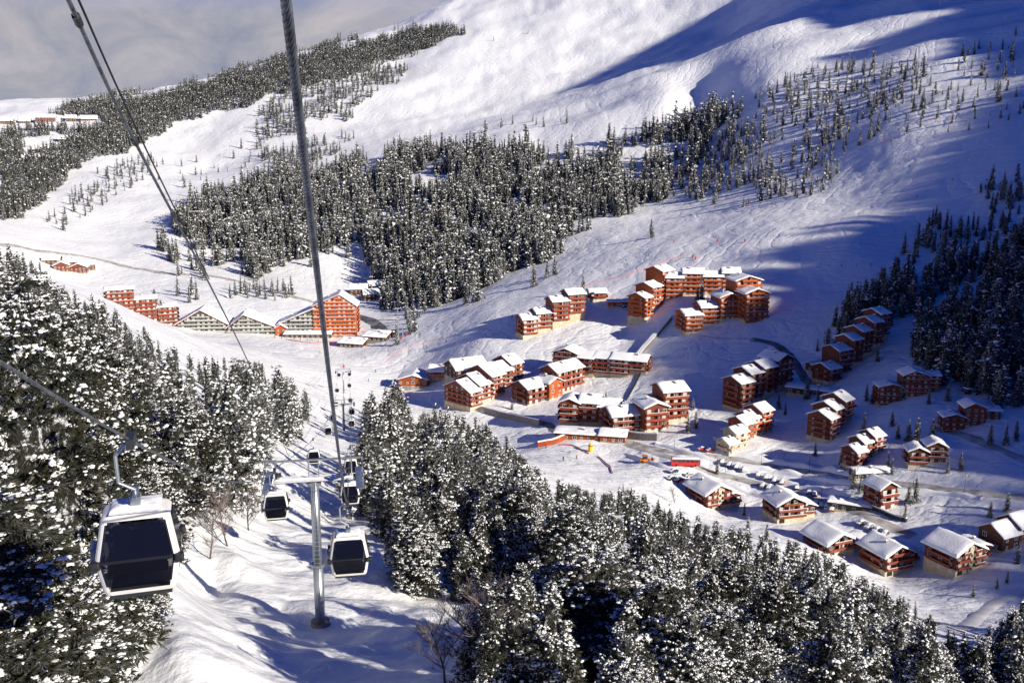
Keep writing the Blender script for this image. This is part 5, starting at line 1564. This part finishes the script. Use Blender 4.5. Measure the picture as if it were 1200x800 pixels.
SKIERS = [((830, 272), 'below the sunlit shoulder'), ((851, 268), 'below the sunlit shoulder'), ((790, 285), 'on the run above the hilltop court'), ((760, 300), 'on the run above the hilltop court'), ((735, 311), 'on the run above the hilltop court'),
          ((880, 252), 'on the shaded upper run'), ((945, 228), 'on the shaded upper run'), ((1012, 250), 'on the shaded upper run'), ((1074, 232), 'on the shaded upper run'), ((1098, 195), 'on the shaded upper run'), ((1116, 212), 'on the shaded upper run'), ((905, 243), 'on the shaded upper run'), ((986, 312), 'on the shaded gully right of the court'), ((1004, 313), 'on the shaded gully right of the court'), ((1020, 312), 'on the shaded gully right of the court'),
          ((640, 352), 'at the foot of the run'), ((600, 372), 'at the foot of the run'), ((565, 386), 'at the foot of the run'), ((500, 408), 'at the foot of the run'), ((523, 401), 'at the foot of the run'), ((482, 424), 'on the flat beside the gondola line'), ((440, 436), 'on the flat beside the gondola line'), ((428, 420), 'on the flat beside the gondola line'), ((455, 412), 'on the flat beside the gondola line'), ((375, 414), 'on the flat beside the gondola line'), ((432, 447), 'on the flat beside the gondola line'),
          ((345, 397), 'on the hotel terrace'), ((352, 399), 'on the hotel terrace'), ((360, 400), 'on the hotel terrace'), ((366, 399), 'on the hotel terrace'), ((373, 401), 'on the hotel terrace'), ((380, 400), 'on the hotel terrace'), ((386, 401), 'on the hotel terrace'), ((330, 397), 'on the hotel terrace'), ((322, 396), 'on the hotel terrace'),
          ((668, 530), 'on the nursery slope'), ((676, 538), 'on the nursery slope'), ((660, 540), 'on the nursery slope'), ((640, 525), 'on the nursery slope')]
for (u, v), where in SKIERS:
    p = hit(u, v, 150); c = crng.choice(['red', 'blue', 'black', 'black', 'orange', 'white'])
    o = link('person', PV[c], None, p, (0, 0, crng.uniform(0, 6.28))); tag(o, 'skier in %s jacket and dark trousers %s' % (c, where), 'person', 'skiers ' + where)
    o.scale = (1.15,) * 3
    link('skis', SK, o); link('ski_poles', PO, o)

# ---- single trees in the village and on the open slopes, each beside its building
SINGLE = [(1057, 469, 11), (1028, 424, 8), (1052, 515, 8), (1064, 517, 9), (1074, 520, 11), (1092, 519, 10), (1012, 508, 9), (945, 468, 11), (1160, 520, 8), (1178, 522, 9), (1190, 516, 8), (840, 556, 7), (1064, 592, 9), (1072, 590, 10), (1000, 573, 8), (1008, 578, 8), (806, 508, 9), (815, 502, 8), (1040, 548, 6), (1060, 611, 6),
          (183, 374, 24), (190, 378, 18), (465, 404, 15), (480, 392, 15), (822, 352, 12), (817, 353, 10), (1030, 396, 9), (876, 622, 6), (1168, 690, 4), (1180, 683, 4), (1140, 700, 4),
          (912, 480, 8), (920, 486, 6), (958, 472, 7), (1015, 470, 8), (1022, 474, 9), (1110, 470, 8), (1088, 474, 7), (1045, 500, 7), (1110, 555, 6), (1125, 552, 7), (1045, 556, 6), (985, 545, 6), (955, 535, 6), (1180, 600, 7), (1160, 606, 6), (1095, 640, 6), (1192, 660, 7), (898, 635, 6), (962, 640, 6), (872, 604, 5), (806, 470, 7), (812, 480, 6), (710, 470, 6), (600, 480, 6)]
SLOPE = [(872, 192), (891, 186), (952, 198), (968, 209), (915, 230), (891, 220), (837, 240), (1007, 171), (984, 164), (970, 169), (1019, 163), (1029, 154), (1004, 105), (1080, 129), (1070, 131), (763, 279), (626, 336), (641, 326), (650, 322), (683, 345), (960, 178), (945, 165), (1060, 95), (1185, 65), (1150, 90), (1110, 118), (1170, 120)]
for u, v, h in SINGLE:
    p = hit(u, v, 120); lab = min(BUILT, key=lambda q: (q[1] - p).length)[2]['label']
    put_tree(T_MID[RNG.integers(5)], p.x, p.y, p.z, h, RNG.uniform(0, 6), 'snowy_spruce', ' '.join(('%s spruce beside the %s' % ('tall snowy' if h > 9 else 'small snowy', lab)).split()[:16]), 'single spruces in the village')
for u, v in SLOPE:
    p = hit(u, v, 300)
    put_tree(T_MID[RNG.integers(5)], p.x, p.y, p.z, RNG.uniform(11, 19), RNG.uniform(0, 6), 'snowy_spruce', 'lone dark spruce standing apart on the open slope above the village', 'lone spruces on the open slopes')
# ---- frosted leafless trees
for (u, v, h, lab) in [(52, 690, 9, 'bare frosted birch left of the nearest white cabin'), (85, 680, 8, 'bare frosted tree just behind the nearest white cabin'), (268, 640, 7, 'bare white bush at the piste edge right of the nearest cabin'), (292, 622, 6, 'bare frosted bush highest along the left piste edge'), (245, 655, 6, 'bare frosted bush lowest along the left piste edge'),
                       (545, 800, 6, 'bare purple grey tree at the bottom of the piste edge'), (572, 790, 6, 'tall bare tree between piste and the big dark spruce'), (522, 810, 5, 'bare shaded shrub low at the bottom edge of the piste'), (596, 815, 6, 'bare tree under the big snowy crown'), (553, 760, 5, 'slender bare tree in the shade above the purple grey one'), (584, 745, 5, 'bare tree highest in the shaded gap of the spur'),
                       (438, 560, 9, 'bare brown tree on the piste edge below the narrow stand'), (790, 590, 7, 'bare tree where the spur meets the nursery slope'), (820, 690, 8, 'bare pale tree among the conifers of the spur')]:
    p = hit(u, v, 20)
    put_tree(T_BARE[RNG.integers(3)], p.x, p.y, p.z, h, RNG.uniform(0, 6), 'bare_tree', lab, 'leafless frosted trees')

# low pines right under the nearest cabin, at the lower left corner
for u, v, h, lab in [(15, 850, 6.5, 'snow clumped pine in the very corner below the nearest cabin'), (62, 838, 6.0, 'dark pine with snow pads just below the nearest cabin'), (112, 815, 4.6, 'low pine under the nearest cabin where the piste begins'), (40, 800, 7.0, 'pine behind the corner one below the nearest cabin'), (128, 770, 4.0, 'small pine right under the floor of the nearest cabin'), (175, 735, 4.0, 'small pine at the piste edge right below the nearest cabin'), (-20, 840, 8, 'pine cut by the picture edge below the nearest cabin')]:
    p = hit(u, v, 20)
    put_tree(T_PINE[RNG.integers(3)], p.x, p.y, p.z - .4, h, RNG.uniform(0, 6), 'snowy_pine', lab, 'pines below the nearest cabin', wide=1.35)

for u, v, h, w, lab in [(692, 799, 8.6, 1.7, 'biggest dark conifer with heavy snow pads at the bottom centre'), (602, 806, 6.4, 1.35, 'dark conifer left of the biggest one at the bottom centre'), (772, 806, 6.2, 1.4, 'conifer just right of the biggest one at the bottom edge'), (645, 830, 6.6, 1.4, 'conifer low in front of the biggest one at the bottom edge'), (835, 804, 5.6, 1.3, 'second conifer right of the biggest one at the bottom edge'), (556, 812, 4.6, 1.3, 'small dark conifer where piste and bottom edge meet'), (735, 835, 6.4, 1.4, 'conifer cut by the bottom edge below the biggest one')]:
    p = hit(u, v, 20)
    put_tree(T_NEAR[RNG.integers(3)] if u != 692 else T_PINE[1], p.x, p.y, p.z - .3, h, RNG.uniform(0, 6), 'snowy_spruce' if u != 692 else 'snowy_pine', lab, 'big conifers at the bottom centre', wide=w)

for k, (u, v) in enumerate([(742, 521), (790, 531), (838, 538), (892, 546), (948, 555), (1004, 566), (1070, 571), (1130, 577), (850, 556), (905, 572), (962, 588)]):
    p = hit(u, v, 150); t = bpy.data.objects.new('street_lamp', None); COL.objects.link(t); t.location = p; t.rotation_euler = (0, 0, .6); tag(t, 'slim steel street lamp beside the cleared village road', 'street lamp', 'street lamps along the village road')
    MB().tube([(0, 0, -.3), (0, 0, 6.2), (.5, 0, 6.7), (1.3, 0, 6.8)], [.09, .07, .06, .05], 6).build('pole', M['dark_metal'], t)
    MB().box(1.1, 1.8, -.16, .16, 6.7, 6.85).build('lamp_head', M['metal'], t)
